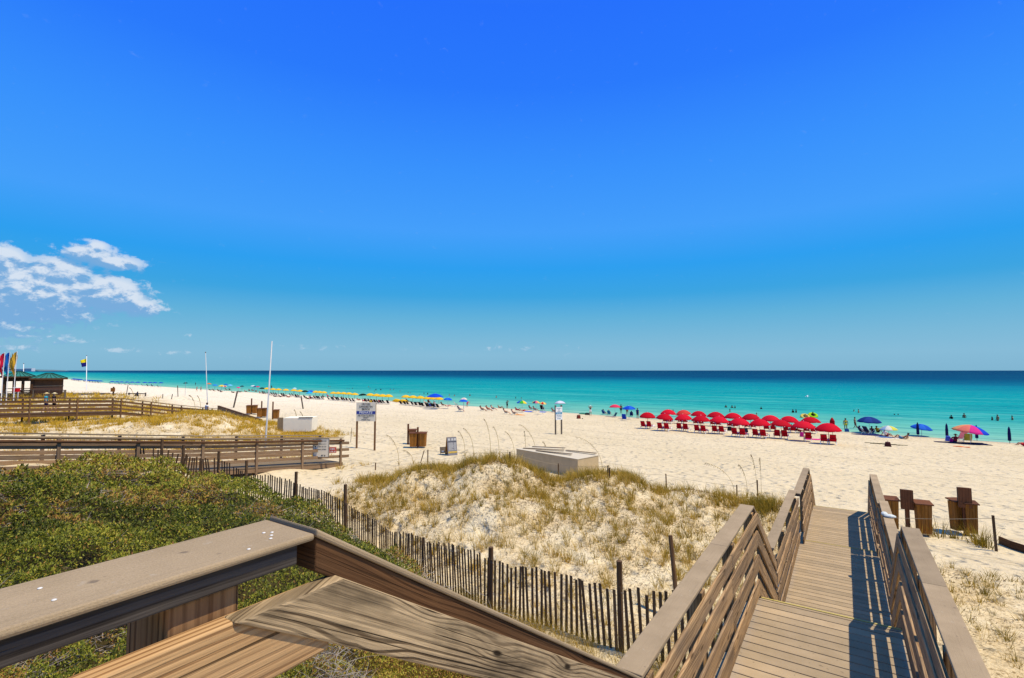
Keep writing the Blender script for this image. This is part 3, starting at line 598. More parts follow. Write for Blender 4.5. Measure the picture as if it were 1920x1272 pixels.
# ------------------------------------------------------------------ the two beach signs
x, y, z, d = G(685, 843); k = d / F
o = thing('beach_sign', 'tan private beach sign with blue band on two brown posts', 'sign', (x, y, z), YAW + rad(-3))
for sx in (-17.0, 17.0): m = MB(); m.box(sx * k - .055, sx * k + .055, -.0, .09, -.5, 86 * k); m.build('post', M_SIGNPOST, o)
m = MB(); m.box(-18.2 * k, 18.2 * k, -.035, -.003, 51.5 * k, 86.5 * k); m.build('panel', CREAM, o, bevel=.006)
m = MB(); m.box(-18.0 * k, 18.0 * k, -.043, -.036, 64.6 * k, 70.2 * k); m.build('blue_band', BLUEP, o)
for t, zz, s_, w, mm in (('HILTON', 83.2, 3.9, 15.5, INK), ('SANDESTIN', 78.3, 3.9, 25, INK), ('BEACH', 73.6, 3.9, 14.5, INK), ('PRIVATE', 67.4, 5.0, 24.5, M_WHITEP), ('HILTON GUESTS', 61.7, 3.2, 30, INK), ('ONLY', 58.0, 3.2, 10.5, INK), ('THANK YOU', 53.9, 2.5, 17, INK)):
    letters(t, s_ * k * 1.25, mm, o, (0, -.046, zz * k), (math.pi / 2, 0, 0), width=w * k)
x, y, z, d = G(1048, 815); k = d / F
o = thing('beach_sign', 'white and blue notice sign on two grey posts standing alone mid beach', 'sign', (x, y, z), YAW + rad(38))
for sx in (-7.6, 7.6): m = MB(); m.box(sx * k - .06, sx * k + .06, 0, .1, -.5, 54 * k); m.build('post', M_GREYW, o)
m = MB(); m.box(-8.2 * k, 8.2 * k, -.04, -.003, 27 * k, 50.5 * k); m.build('panel', M_WHITEP, o)
m = MB(); m.box(-7.6 * k, 7.6 * k, -.048, -.041, 37.5 * k, 41 * k); m.build('blue_band', plain('teal_band', (.04, .24, .42), .6), o)
for i, (zz, w) in enumerate(((48.2, 6), (45.4, 2.2), (42.8, 4), (39.2, 5), (35.4, 6.5), (32.6, 6.2), (29.4, 4.5))): scribble(o, -w * k, w * k, zz * k, 1.5 * k, M_WHITEP if i == 3 else plain('teal_ink', (.04, .17, .30), .6), y=-.05 if i == 3 else -.042, seed=20 + i)
# sandwich board and small sign by the dune
x, y, z, d = G(846, 853); k = d / F
o = thing('sandwich_board', 'grey sandwich board price sign with yellow stripe standing on sand by the dune grass', 'sign', (x, y, z), YAW + rad(24))
GREYP = plain('grey_board', (.20, .20, .22), .6, .3, .1)
W_, H_, D_ = .62, 1.12, .34
def leaf(sg, mm, name): 
    m = MB(); m.hexa([(-W_ / 2, sg * D_, 0), (W_ / 2, sg * D_, 0), (W_ / 2, sg * D_ + sg * .03, 0), (-W_ / 2, sg * D_ + sg * .03, 0), (-W_ / 2, sg * .03, H_), (W_ / 2, sg * .03, H_), (W_ / 2, sg * .06, H_), (-W_ / 2, sg * .06, H_)]); return m.build(name, mm, o)
lf = leaf(-1, GREYP, 'front_board'); leaf(1, M_BIN, 'rear_board')
def onleaf(x0, x1, t0, t1, mm, name): 
    m = MB(); P = []
    for t in (t0, t1):
        yy = -(D_ + (.03 - D_) * t) - .033
        P += [(x0, yy - .006, t * H_), (x1, yy - .006, t * H_), (x1, yy, t * H_), (x0, yy, t * H_)]
    m.hexa(P); return m.build(name, mm, lf)
onleaf(-.28, .28, .14, .23, GOLDP, 'yellow_stripe'); onleaf(-.31, .31, .74, .77, INK, 'hinge_bar')
r = random.Random(5)
for i in range(9):
    t = .68 - i * .048; onleaf(-.24, -.24 + r.uniform(.2, .34), t, t + .024, plain('pale_ink', (.5, .5, .48), .6), 'lettering'); onleaf(.12, .25, t, t + .024, plain('pale_ink', (.5, .5, .48), .6), 'lettering')
for sx in (-.2, .02, .2): onleaf(sx - .05, sx + .07, .82, .94, plain('pale_ink', (.5, .5, .48), .6), 'emblem')
x, y, z, d = G(830, 852)
o = thing('low_sign', 'small low weathered sign propped on sand beside the grey sandwich board', 'sign', (x, y, z), YAW + rad(20)); m = MB(); m.hexa([(-.2, -.2, .1), (.2, -.2, .1), (.2, -.17, .1), (-.2, -.17, .1), (-.2, 0, .46), (.2, 0, .46), (.2, .03, .46), (-.2, .03, .46)]); m.build('panel', M_GREYW, o)
for sx in (-.17, .17): m = MB(); m.beam((sx, -.22, -.1), (sx, 0, .42), .03, .03); m.build('leg', M_GREYW, o)
m = MB(); m.box(-.1, .04, -.16, -.14, .14, .24); m.build('paper', M_WHITEP, o)
# ------------------------------------------------------------------ trash bin stands
def bin_part(root, x, y, w, dp, h, z0, rz=0.0):
    m = MB(); n_ = 4; ca, sa = math.cos(rz), math.sin(rz); q = lambda u, v, zz: (x + u * ca - v * sa, y + u * sa + v * ca, zz)
    for sgn in (-1, 1):
        for i in range(n_):
            a = -w / 2 + w * i / n_ + .004; b = -w / 2 + w * (i + 1) / n_ - .004
            m.hexa([q(a * .86, sgn * dp / 2 * .86, z0), q(b * .86, sgn * dp / 2 * .86, z0), q(b * .86, sgn * (dp / 2 - .02) * .86, z0), q(a * .86, sgn * (dp / 2 - .02) * .86, z0), q(a, sgn * dp / 2, z0 + h), q(b, sgn * dp / 2, z0 + h), q(b, sgn * (dp / 2 - .02), z0 + h), q(a, sgn * (dp / 2 - .02), z0 + h)])
            a = -dp / 2 + .02 + (dp - .04) * i / n_ + .003; b = -dp / 2 + .02 + (dp - .04) * (i + 1) / n_ - .003
            m.hexa([q(sgn * w / 2 * .86, a * .86, z0), q(sgn * w / 2 * .86, b * .86, z0), q(sgn * (w / 2 - .02) * .86, b * .86, z0), q(sgn * (w / 2 - .02) * .86, a * .86, z0), q(sgn * w / 2, a, z0 + h), q(sgn * w / 2, b, z0 + h), q(sgn * (w / 2 - .02), b, z0 + h), q(sgn * (w / 2 - .02), a, z0 + h)])
    b_ = m.build('bin', M_BIN, root); l = MB()
    e = .04; l.hexa([q(-w / 2 - e, -dp / 2 - e, z0 + h + .003), q(w / 2 + e, -dp / 2 - e, z0 + h + .003), q(w / 2 + e, dp / 2 + e, z0 + h + .05), q(-w / 2 - e, dp / 2 + e, z0 + h + .05), q(-w / 2 - e, -dp / 2 - e, z0 + h + .035), q(w / 2 + e, -dp / 2 - e, z0 + h + .035), q(w / 2 + e, dp / 2 + e, z0 + h + .085), q(-w / 2 - e, dp / 2 + e, z0 + h + .085)])
    l.build('lid', M_BINPOST, b_); k_ = MB(); k_.box(x - w * .3, x + w * .3, y - dp * .3, y + dp * .3, z0 + .1, z0 + h - .01); k_.build('liner', M_BLACK, b_)
def bin_stand(label, px, pb, ht, bins, rz, plate=True, post=True, k_=1.0, bw=.52):
    x, y, z, d = G(px, pb); o = thing('trash_bin_stand', label, 'trash bins', (x, y, z), rz, 'wooden trash bin stands on the beach')
    m = MB(); m.box(-.06 * k_, .06 * k_, -.05, .05, -.5, ht); m.build('post', M_BINPOST, o)
    if plate: m = MB(); m.box(-.17 * k_, .17 * k_, -.10, -.053, ht - .62, ht + .02); m.build('sign_plate', M_BINPOST, o); m = MB(); m.box(-.16, .16, -.052 + .105, -.05 + .145, ht - .6, ht); m.build('sign_plate', M_GREYW, o)
    for (bx, by, br) in bins: bin_part(o, bx, by, bw, bw * .94, .92, .1, br)
    return o
bin_stand('trash bin stand with two bins either side of its post, nearest the boardwalk rail', 1703, 1000, 1.40, [(-.44, .05, .12), (.40, -.06, .12)], rad(2), bw=.40)
bin_stand('trash bin stand seen edge on, its paired boards hiding the bins, beside the marram tuft', 1812, 1006, 1.52, [(-.17, .22, .5), (.14, .05, .1)], rad(4), k_=1.0, bw=.31)
bin_stand('trash bin stand mid beach with its tall post farther from the sandwich board', 765, 834, 1.50, [(.30, .14, .2)], YAW, plate=False)
bin_stand('mid beach trash bin stand with two bins flanking a dark post, nearer the sandwich board', 783, 840, 1.45, [(-.30, -.02, .1), (.34, .02, -.1)], YAW, plate=False)
bin_stand('far trash bin stand with two bins, next to the end of the ramp railing', 471, 777, 1.9, [(-.12, -.3, .1), (.42, 0, .1)], YAW, plate=False)
bin_stand('far trash bin stand with dark posts, middle of the three by the tilted pole', 490, 783, 1.9, [(-.05, -.3, .1), (.40, 0, .1)], YAW, plate=False)
bin_stand('far trash bin stand with a single hanging bin, beside the grey storage box', 511, 787, 1.95, [(.40, 0, .1)], YAW, plate=False)
# ------------------------------------------------------------------ storage boxes
PLY = plain('pale_plywood', (.52, .40, .235), .8, .1, .2, 3); WTOP = plain('cream_box_top', (.60, .525, .385), .7, .2, .08, 2)
def beach_box(name, label, pa, pb_, d, h, dep, planks):
    A = at(*pa, d * 1.08); B = at(*pb_, d * .955); A[2] = B[2]; v = B - A; L = float(np.hypot(v[0], v[1])); rz = math.atan2(v[1], v[0])
    o = thing(name, label, 'storage box', (A[0], A[1], A[2] - h), rz); m = MB(); m.box(0, L, .01, dep, -.3, h - .03); m.build('body', PLY, o, bevel=.01); m = MB(); m.box(-.02, L + .02, -.02, dep + .02, h - .028, h); m.build('lid', WTOP, o, bevel=.005)
    for (a, b_, c, e, z) in planks: q = MB(); q.beam((a * L, b_ * dep, h + z), (c * L, e * dep, h + z + .04), .16, .03); q.build('plank', M_FARCAP, o)
    return o
bx = beach_box('beach_box', 'long pale beach storage box with white lid and loose planks, half hidden behind dune grass', (968, 853), (1083, 861), 26.0, .95, 1.7, [(.05, .2, .55, .75, .03), (.3, .15, .8, .35, .03), (.55, .85, .98, .95, .05), (.1, .5, .5, .95, .08)])
x, y, z, d = G(520, 806)
o = thing('beach_box', 'white beach storage box with a grey end door beside the tilted pole', 'storage box', (x, y, z), YAW + rad(5)); k = d / F
m = MB(); m.box(0, 10 * k, -.03, .0, -.2, 22 * k); m.build('end_door', M_FARCAP, o); m = MB(); m.box(10 * k + .01, 62 * k, -.03, 1.6, -.2, 21 * k); m.build('body', plain('white_box_body', (.86, .79, .63), .8, .1, .06, 2), o, bevel=.01); m = MB(); m.box(38 * k, 63 * k, -.06, .1, 21 * k + .003, 22 * k + .01); m.build('plank', M_GREYW, o)
# ------------------------------------------------------------------ poles and flags
def pole(name, label, base, top, r0, r1, mm, cat='pole', cap=True):
    o = thing(name, label, cat, base); b = Vector(base); t = Vector(top) - b; m = MB(); m.tube([(0, 0, -.6), (0, 0, 0), t], [r0, r0, r1], 10); m.build('shaft', mm, o, smooth=True)
    if cap: m = MB(); m.ball(t, r1 * 1.9, 8, 6); m.build('cap', M_GREYW, o)
    return o
x, y, z, d = G(497, 846); t = at(510, 640, d); pole('tall_pole', 'tall grey metal pole tilting beside the second boardwalk', (x, y, z), t, .055, .035, M_METAL, cap=False)
x, y, z, d = G(389, 757); t = at(385.5, 661, d); pole('tall_pole', 'tall white flagless pole standing behind the far grassy dune', (x, y, z), t, .065, .045, M_METAL)
x, y, z, d = G(162, 733); t = at(162.6, 667, d); fl = pole('flag_pole', 'white flag pole flying a yellow and navy flag beside the green roofed hut', (x, y, z), t, .10, .06, M_WHITEP, 'flag')
k = d / F; T0 = Vector(t) - Vector((x, y, z))
def flag(parent, c, rows, cols, mats_, name='flag'):
    m = MB(); V = [[c(i / cols, j / rows) for i in range(cols + 1)] for j in range(rows + 1)]
    off = Vector((F0[0], F0[1], 0)) * .012
    for j in range(rows):
        for i in range(cols):
            a, b, c_, e = (Vector(p) for p in (V[j][i], V[j][i + 1], V[j + 1][i + 1], V[j + 1][i])); m.hexa([a - off, b - off, b + off, a + off, e - off, c_ - off, c_ + off, e + off], mi=(0 if j < rows / 2 else 1) if len(mats_) == 2 else 0, tint=.5)
    return m.build(name, mats_, parent)
Rv = Vector(R0)
flag(fl, lambda u, v: T0 + Rv * (-(u * 10.5 * k) * (1 - .15 * v)) + Vector((0, 0, (-4.5 - v * 15 - u * 5 + 6 * u * v * (1 - v) + 3.0 * u * u * v) * k)) + Vector(F0) * (.25 * math.sin(u * 5 + v * 2)), 8, 8, [cloth((222, 205, 30)), cloth((22, 26, 110))])
x, y, z, d = G(43, 742); t = at(44.5, 682, d); pole('slim_pole', 'slim white pole rising behind the rear green roof', (x, y, z), t, .06, .04, M_WHITEP)
def feather(label, px, pt, pbot, pbase, w, d, m1, m2):
    b = at(px, pbase, d); g = gz(b[0], b[1]); o = thing('banner_flag', label, 'banner flag', (b[0], b[1], g), 0, 'tall banner flags beside the hut deck'); k = d / F
    tz = at(px + .8, pt, d)[2] - g; bz = at(px, pbot, d)[2] - g; m = MB(); m.tube([(0, 0, -.5), (0, 0, tz * .5), (Rv.x * k, Rv.y * k, tz)], [.05, .04, .025], 8); m.build('shaft', M_WHITEP, o)
    H = tz - bz
    fl_ = flag(o, lambda u, v: Rv * (-(u * w * k) * (min(1, .55 + 1.6 * v) if v < .3 else 1.0) * (1 - .78 * max(0, (v - .6) / .4) ** 1.3)) + Vector((0, 0, tz - .05 - v * H + (-.12 * u))) + Vector(F0) * (.16 * math.sin(v * 7 + u * 2)), 14, 4, [m1])
    q = MB()
    for j in range(5):
        v = .14 + .14 * j; p = Rv * (-(.42 + .1 * math.sin(j * 2)) * w * k) + Vector((0, 0, tz - .1 - v * H)) - Vector(F0) * (.20); q.ball(p, (.16, .03, .30), 8, 5)
    q.build('emblem', m2, fl_)
feather('yellow banner flag with a faint green swirl, tallest beside the hut deck', 25.5, 659, 706, 746, 10.5, 62, cloth((205, 165, 60)), cloth((150, 140, 60)))
feather('blue banner flag with pale emblem, between the yellow and the red banners', 12, 660, 704, 746, 11, 61, cloth((20, 100, 190)), cloth((110, 175, 215)))
feather('red banner flag with a white swoosh at the picture edge beside the blue one', 2.5, 661, 705, 746, 11, 60, cloth((190, 25, 60)), cloth((240, 190, 195)))
# ------------------------------------------------------------------ green roofed huts, their deck and tables
GREENR = plain('green_metal_roof', (.028, .17, .125), .45, .4, .12, 1.0); SEAM = plain('dark_roof_seam', (.006, .032, .026), .6)
SHINGLE = wood('hut_cladding', (.16, .09, .065), (.06, .03, .02), (.1, .07, .06), .4, 60, .2)
def hut(label, pxc, d, w, dep, zb, wall_h, roof_h, over, solid):
    p = at(pxc, 740, d); o = thing('beach_hut', label, 'hut', (p[0], p[1], zb), rad(76)); hw, hd = w / 2, dep / 2
    if solid:
        m = MB(); m.box(-hw, hw, -hd, hd, -.6, wall_h); m.build('wall', SHINGLE, o)
        m = MB(); m.box(-hw * .92, hw * .92, -hd - .05, -hd - .005, wall_h * .62, wall_h * .98); s_ = m.build('shutter', M_DARKW, o)
        m = MB(); m.box(-hw - .04, hw + .04, -hd - .07, -hd - .005, wall_h * .55, wall_h * .60); m.build('counter', M_FARW, o)
        m = MB(); m.box(-hw * .98 - .25, -hw * .98, -hd - .2, -hd + .05, -.6, wall_h); m.build('post', M_DARKW, o)
    else:
        for sx in (-1, -.3, .35, 1):
            for sy in (-1, 1): m = MB(); m.box(sx * hw * .94 - .12, sx * hw * .94 + .12, sy * hd * .9 - .12, sy * hd * .9 + .12, -.6, wall_h); m.build('post', M_DARKW, o)
        m = MB(); m.box(-hw * .9, hw * .9, hd * .80, hd * .86, wall_h * .72, wall_h * .97); m.build('header_board', SHINGLE, o)
        m = MB(); m.box(-hw * .9, hw * .9, -hd * .5, -hd * .2, .9, 1.0); m.build('counter', M_DARKW, o)
    hw += over; hd += over; r = hw * .16
    V = [(-hw, -hd, wall_h), (hw, -hd, wall_h), (hw, hd, wall_h), (-hw, hd, wall_h), (-r, 0, wall_h + roof_h), (r, 0, wall_h + roof_h), (-hw, -hd, wall_h - .12), (hw, -hd, wall_h - .12), (hw, hd, wall_h - .12), (-hw, hd, wall_h - .12)]
    m = MB(); fs = [(0, 1, 5, 4), (1, 2, 5), (2, 3, 4, 5), (3, 0, 4), (9, 8, 7, 6)]; m._add(V, fs, [[(0, 0)] * len(f) for f in fs]); rf = m.build('roof', GREENR, o)
    m = MB(); m.box(-hw, hw, -hd - .03, -hd - .002, wall_h - .2, wall_h + .02); m.box(-hw, hw, hd + .002, hd + .03, wall_h - .2, wall_h + .02); m.box(-hw - .03, -hw - .002, -hd, hd, wall_h - .2, wall_h + .02); m.box(hw + .002, hw + .03, -hd, hd, wall_h - .2, wall_h + .02); m.build('eave', M_DARKW, rf)
    m = MB(); Vv = [Vector(v) for v in V]
    for a, b in ((0, 4), (1, 5), (2, 5), (3, 4), (4, 5)): m.beam(Vv[a] + Vector((0, 0, .02)), Vv[b] + Vector((0, 0, .02)), .12, .06)
    for i in range(1, 7):
        t = i / 7; b = Vv[0].lerp(Vv[1], t); u = Vv[4].lerp(Vv[5], t); m.beam(b + Vector((0, 0, .02)), u + Vector((0, 0, .02)), .06, .05)
    m.build('roof_seam', SEAM, rf); return o
hut('dark shingled beach hut with green metal roof, beside the flag pole', 90, 75, 3.3, 3.2, 4.15, 2.7, .75, .45, True)
hut('open sided pavilion with green metal roof behind the banner flags', 33, 80, 3.3, 3.2, 4.15, 2.9, .8, .35, False)
# deck and picket railing before the huts
o = thing('picket_railing', 'grey picket railing of the hut deck with evenly spaced posts', 'railing'); A = at(33, 741, 67); B = at(122, 741, 66.5); A[2] = B[2] = 4.25
m = MB(); m.beam(A + Z0 * 1.12, B + Z0 * 1.12, .16, .06); m.build('rail_cap', M_GREYW, o); m = MB(); m.beam(A + Z0 * .12, B + Z0 * .12, .06, .08); 
for i in range(46): p = A + (B - A) * (i + .5) / 46; m.beam(p + Z0 * .16, p + Z0 * 1.09, .045, .045)
m.build('baluster', M_DARKW, o)
for i in range(4): p = A + (B - A) * i / 3; m = MB(); m.box(p[0] - .09, p[0] + .09, p[1] - .09, p[1] + .09, 3.4, 4.25 + 1.16); m.build('post', M_GREYW, o)
o = thing('hut_deck', 'grey plank deck under the green roofed huts', 'deck'); c = at(55, 741, 76); m = MB(); ca = np.array([math.cos(YAW + .1), math.sin(YAW + .1), 0]); cb = np.array([-ca[1], ca[0], 0])
q = [c + ca * a + cb * b for a, b in ((-9, -9.5), (6.2, -9.5), (6.2, 8), (-9, 8))]; m.hexa([(p[0], p[1], 3.95) for p in q] + [(p[0], p[1], 4.2) for p in q]); m.build('planks', M_GREYW, o)
def table(label, px, py, d):
    p = at(px, py, d); o = thing('picnic_table', label, 'picnic table', (p[0], p[1], 4.2), YAW); m = MB(); m.box(-.95, .95, -.4, .4, .72, .78); m.build('table_top', M_GREYW, o)
    for sy in (-.75, .75): m = MB(); m.box(-.95, .95, sy - .13, sy + .13, .42, .47); m.build('bench_seat', M_GREYW, o)
    for sx in (-.7, .7): m = MB(); m.beam((sx, -.7, 0), (sx, .25, .74), .06, .08); m.beam((sx + .07, .7, 0), (sx + .07, -.25, .74), .06, .08); m.build('trestle', M_GREYW, o)
table('grey picnic table on the hut deck behind the blue banner', 10, 738, 66); table('grey picnic table on the hut deck between banners and red chair', 20, 736, 71); table('picnic table under the pavilion roof beside the shingled hut', 48, 735, 76)
# red cooler on a white stand before the railing
p = at(30.5, 738, 65); o = thing('cooler_stand', 'red drinks cooler on a white stand in front of the picket railing', 'cooler', (p[0], p[1], 4.2), YAW)
m = MB(); m.box(-.28, .28, -.22, .22, 1.0, 1.5); m.build('cooler', cloth((200, 20, 35)), o, bevel=.03); m = MB(); m.box(-.3, .3, -.24, .24, 1.502, 1.58); m.build('lid', M_WHITEP, o, bevel=.02)
for sx in (-.24, .24): m = MB(); m.box(sx - .03, sx + .03, -.03, .03, 0, 1.0); m.build('leg', M_WHITEP, o)
# weathered sign frame and black sign boards on the sand behind the far boardwalk
x, y, z, d = G(211, 743); o = thing('crate_sign', 'brown boxy sign on a short post in the far dune grass', 'sign', (x, y, z), YAW); k = d / F; m = MB(); m.box(-3.8 * k, 3.8 * k, -.05, .05, 8 * k, 15 * k); m.build('panel', M_BIN, o); m = MB(); m.box(-.08, .08, .06, .2, -.4, 17 * k); m.build('post', M_DARKW, o); m = MB(); m.box(-5 * k, 7 * k, -.06, .06, 4 * k, 5 * k); m.build('rail_board', M_FARW, o)
x, y, z, d = G(255, 744); o = thing('fallen_sign', 'black triangular board propped against a low rail on the far sand', 'sign', (x, y, z), YAW); k = d / F; m = MB(); V = [(-4.5 * k, 0, 0), (4.5 * k, 0, 0), (0, .3, 9 * k), (-4.5 * k, .06, 0), (4.5 * k, .06, 0), (0, .36, 9 * k)]; fs = [(0, 1, 2), (5, 4, 3), (0, 3, 4, 1), (1, 4, 5, 2), (2, 5, 3, 0)]; m._add(V, fs, [[(0, 0)] * len(f) for f in fs]); m.build('panel', M_BLACK, o); m = MB(); m.beam((-20 * k, .5, 5 * k), (13 * k, .5, 4.2 * k), .08, .14); m.build('rail_board', M_GREYW, o)
for sx in (-19, -3, 12): m = MB(); m.box(sx * k - .07, sx * k + .07, .56, .68, -.4, 6.4 * k); m.build('post', M_GREYW, o)
# faint far coast
HZ = plain('far_white_wall', (.62, .68, .72), .8); LANDM = plain('far_land', (.10, .17, .20), .9)
m = MB(); pts = [at(px, 694, 5200) for px in (-260, -60, 20, 45, 66, 74)]
for a, b, h1, h2 in zip(pts, pts[1:], (26, 24, 18, 15, 10), (24, 18, 15, 10, 2)): m.hexa([(a[0], a[1], -1), (a[0] + 150, a[1] + 200, -1), (a[0] + 150, a[1] + 200, h1), (a[0], a[1], h1), (b[0], b[1], -1), (b[0] + 150, b[1] + 200, -1), (b[0] + 150, b[1] + 200, h2), (b[0], b[1], h2)])
tag(m.build('far_coast', LANDM), kind='structure')
for px, w, h, lb in ((16, 30, 75, 'pale tower block far off on the coast between the banners'), (36, 60, 26, 'long low pale building on the far coast above the rear roof'), (52, 40, 32, 'pale stepped building far along the coast above the hut roof')):
    p = at(px, 694, 5150); o = thing('far_building', lb, 'building', (p[0], p[1], 0), YAW); m = MB(); m.box(-w, w, 0, 40, -1, h); m.build('wall', HZ, o)
    for j in range(3): q = MB(); q.box(-w * .9, w * .9, -1, -.1, h * (.2 + .25 * j), h * (.3 + .25 * j)); q.build('window_band', LANDM, o)
# ------------------------------------------------------------------ plants
def leaf_mat(name, stops, trans=.25, rough=.55, spec=.25):
    def fn(n):
        t = n.attr('tint').outputs['Fac']; c = n.ramp(t, stops)
        b = n.new('ShaderNodeBsdfPrincipled'); n.put(b.inputs['Base Color'], c); b.inputs['Roughness'].default_value = rough; b.inputs['Specular IOR Level'].default_value = spec
        tr = n.new('ShaderNodeBsdfTranslucent'); n.put(tr.inputs[0], c); m = n.new('ShaderNodeMixShader'); m.inputs[0].default_value = trans
        n.l.new(b.outputs[0], m.inputs[1]); n.l.new(tr.outputs[0], m.inputs[2]); o = n.new('ShaderNodeOutputMaterial'); n.l.new(m.outputs[0], o.inputs[0])
    return mat(name, fn)
M_LEAF = leaf_mat('shrub_leaf', [(0, (.05, .06, .009)), (.3, (.14, .165, .016)), (.55, (.31, .32, .03)), (.80, (.48, .40, .05)), (.90, (.42, .25, .055)), (1, (.26, .12, .04))])
M_TWIG = plain('dead_twig', (.30, .265, .235), .9, .1, .3, 3)
M_GRASS = leaf_mat('dune_grass_blade', [(0, (.20, .15, .015)), (.4, (.44, .30, .035)), (.7, (.60, .40, .07)), (1, (.70, .50, .17))], .35, .7, .1)
M_GOLD = leaf_mat('golden_grass_blade', [(0, (.36, .24, .02)), (.4, (.58, .37, .03)), (.8, (.68, .44, .05)), (1, (.75, .55, .16))], .3, .7, .1)
M_LITTER = leaf_mat('dry_litter', [(0, (.035, .022, .012)), (.5, (.13, .078, .035)), (1, (.34, .23, .115))], .05, .9, .05)
def polar(Nn, r0, r1, px0, px1):
    px = RNG.uniform(px0, px1, Nn); r = np.exp(RNG.uniform(math.log(r0), math.log(r1), Nn))
    kx = (px - CX) / F; q = np.sqrt(1 + kx ** 2)
    d = r / q; return R0[0] * kx * d + F0[0] * d, R0[1] * kx * d + F0[1] * d, r
def basis(yaw, pit):
    d = np.stack([np.cos(pit) * np.cos(yaw), np.cos(pit) * np.sin(yaw), np.sin(pit)], -1)
    s = np.stack([-np.sin(yaw), np.cos(yaw), yaw * 0], -1); nrm = np.cross(s, d); return d, s, nrm
# broadleaf shrub blanket on the near slope
def shrub(Nn):
    x, y, r = polar(Nn, 1.6, 34, -420, 1190)
    m = shrub_mask(x, y); clump = fbm(x * 1.1, y * 1.1, 31, 3)
    keep = RNG.random(Nn) < m * np.clip(.15 + 2.4 * (vnoise(x * 3.6, y * 3.6, 40) - .16), .06, 1); x, y, r, clump = x[keep], y[keep], r[keep], clump[keep]
    edge = shrub_mask(x, y)
    low = smooth(-9.5, -5, x) * smooth(2.0, 5.5, y)
    H = (.10 + .60 * clump + .30 * vnoise(x * 3.6, y * 3.6, 40) ** 1.5) * (.35 + .65 * edge) * (1 - .55 * low)
    z = ground(x, y, False) + H - RNG.exponential(.07, len(x)).clip(0, .4)
    yaw = RNG.uniform(0, 2 * math.pi, len(x)); pit = RNG.normal(.55, .45, len(x))
    L = (.042 + .020 * RNG.random(len(x))) * np.maximum(.72, r / 9.5); Wd = L * RNG.uniform(.30, .44, len(x))
    d, s, nn = basis(yaw, pit); roll = RNG.normal(0, .5, len(x))[:, None]; s2 = s * np.cos(roll) + nn * np.sin(roll); n2 = nn * np.cos(roll) - s * np.sin(roll)
    P = np.stack([x, y, z], -1); L, Wd = L[:, None], Wd[:, None]
    V = np.stack([P, P + d * L * .5 + s2 * Wd * .5 + n2 * L * .06, P + d * L - n2 * L * .10, P + d * L * .5 - s2 * Wd * .5 + n2 * L * .06], 1)
    big = fbm(x * .28, y * .28, 50, 3); dry = fbm(x * .75 + 9, y * .75, 57, 3)
    t = .36 + 1.1 * (big - .5) + RNG.normal(0, .21, len(x)) + .30 * low + .14 * smooth(-15, -7, x) - .05
    t = np.where((RNG.random(len(x)) < .05) | ((dry > .62) & (RNG.random(len(x)) < .55)), RNG.uniform(.84, 1, len(x)), t)
    return V.reshape(-1, 3), np.repeat(np.clip(t, 0, 1), 4)
V, t = shrub(900000); o = np_mesh('shrub_foliage', V, np.arange(len(V)).reshape(-1, 4), M_LEAF, t); tag(o, 'low green broadleaf shrubs blanketing the slope below the upper landing', 'shrubs', kind='stuff')
# stems: grey dead twigs in the thin patches
def ribbons(P, D, L, Wd, bend, nseg=3, twist=None):
    # curved tapering blades: root P, heading D (unit, may point up), sag towards the yaw of 'bend'
    k = len(P); s = np.stack([-D[:, 1], D[:, 0], D[:, 2] * 0], -1); ln = np.linalg.norm(s, axis=1, keepdims=True); s = np.where(ln > 1e-3, s / np.maximum(ln, 1e-3), [[1, 0, 0]])
    if twist is not None:
        c, q = np.cos(twist)[:, None], np.sin(twist)[:, None]; s = s * c + np.cross(D, s) * q
    rows = []
    for i in range(nseg + 1):
        f = i / nseg; c = P + D * (L * f)[:, None] + bend * (L * f * f)[:, None]; w = (Wd * (1 - f * .92))[:, None] * .5; rows += [c - s * w, c + s * w]
    V = np.stack(rows, 1); base = (np.arange(k) * (2 * nseg + 2))[:, None]
    Fq = np.concatenate([base + np.array([[2 * i, 2 * i + 1, 2 * i + 3, 2 * i + 2]]) for i in range(nseg)], 0); return V.reshape(-1, 3), Fq, 2 * nseg + 2
def twigs(Nn):
    x, y, r = polar(Nn, 2, 24, -300, 1000); m = shrub_mask(x, y); dry = fbm(x * .75 + 9, y * .75, 57, 3); keep = (RNG.random(Nn) < m * .8) & (dry > .585 - .02 * (RNG.random(Nn) < .15)); x, y, r = x[keep], y[keep], r[keep]
    clump = fbm(x * 1.1, y * 1.1, 31, 3); z = ground(x, y, False) + (.10 + .62 * clump) * .95
    yaw = RNG.uniform(0, 6.28, len(x)); pit = RNG.normal(.15, .3, len(x)); d, s, nn = basis(yaw, pit)
    L = RNG.uniform(.12, .5, len(x)); Wd = .0055 * np.maximum(1, r / 5); b = s * RNG.normal(0, .35, len(x))[:, None]
    V, Fq, _ = ribbons(np.stack([x, y, z], -1), d, L, Wd, b, 3, RNG.uniform(0, 3, len(x))); return V, Fq
V, Fq = twigs(60000); tag(np_mesh('dead_twigs', V, Fq, M_TWIG), 'grey dead twigs poking through the thin patches of green shrub', 'twigs', kind='stuff')
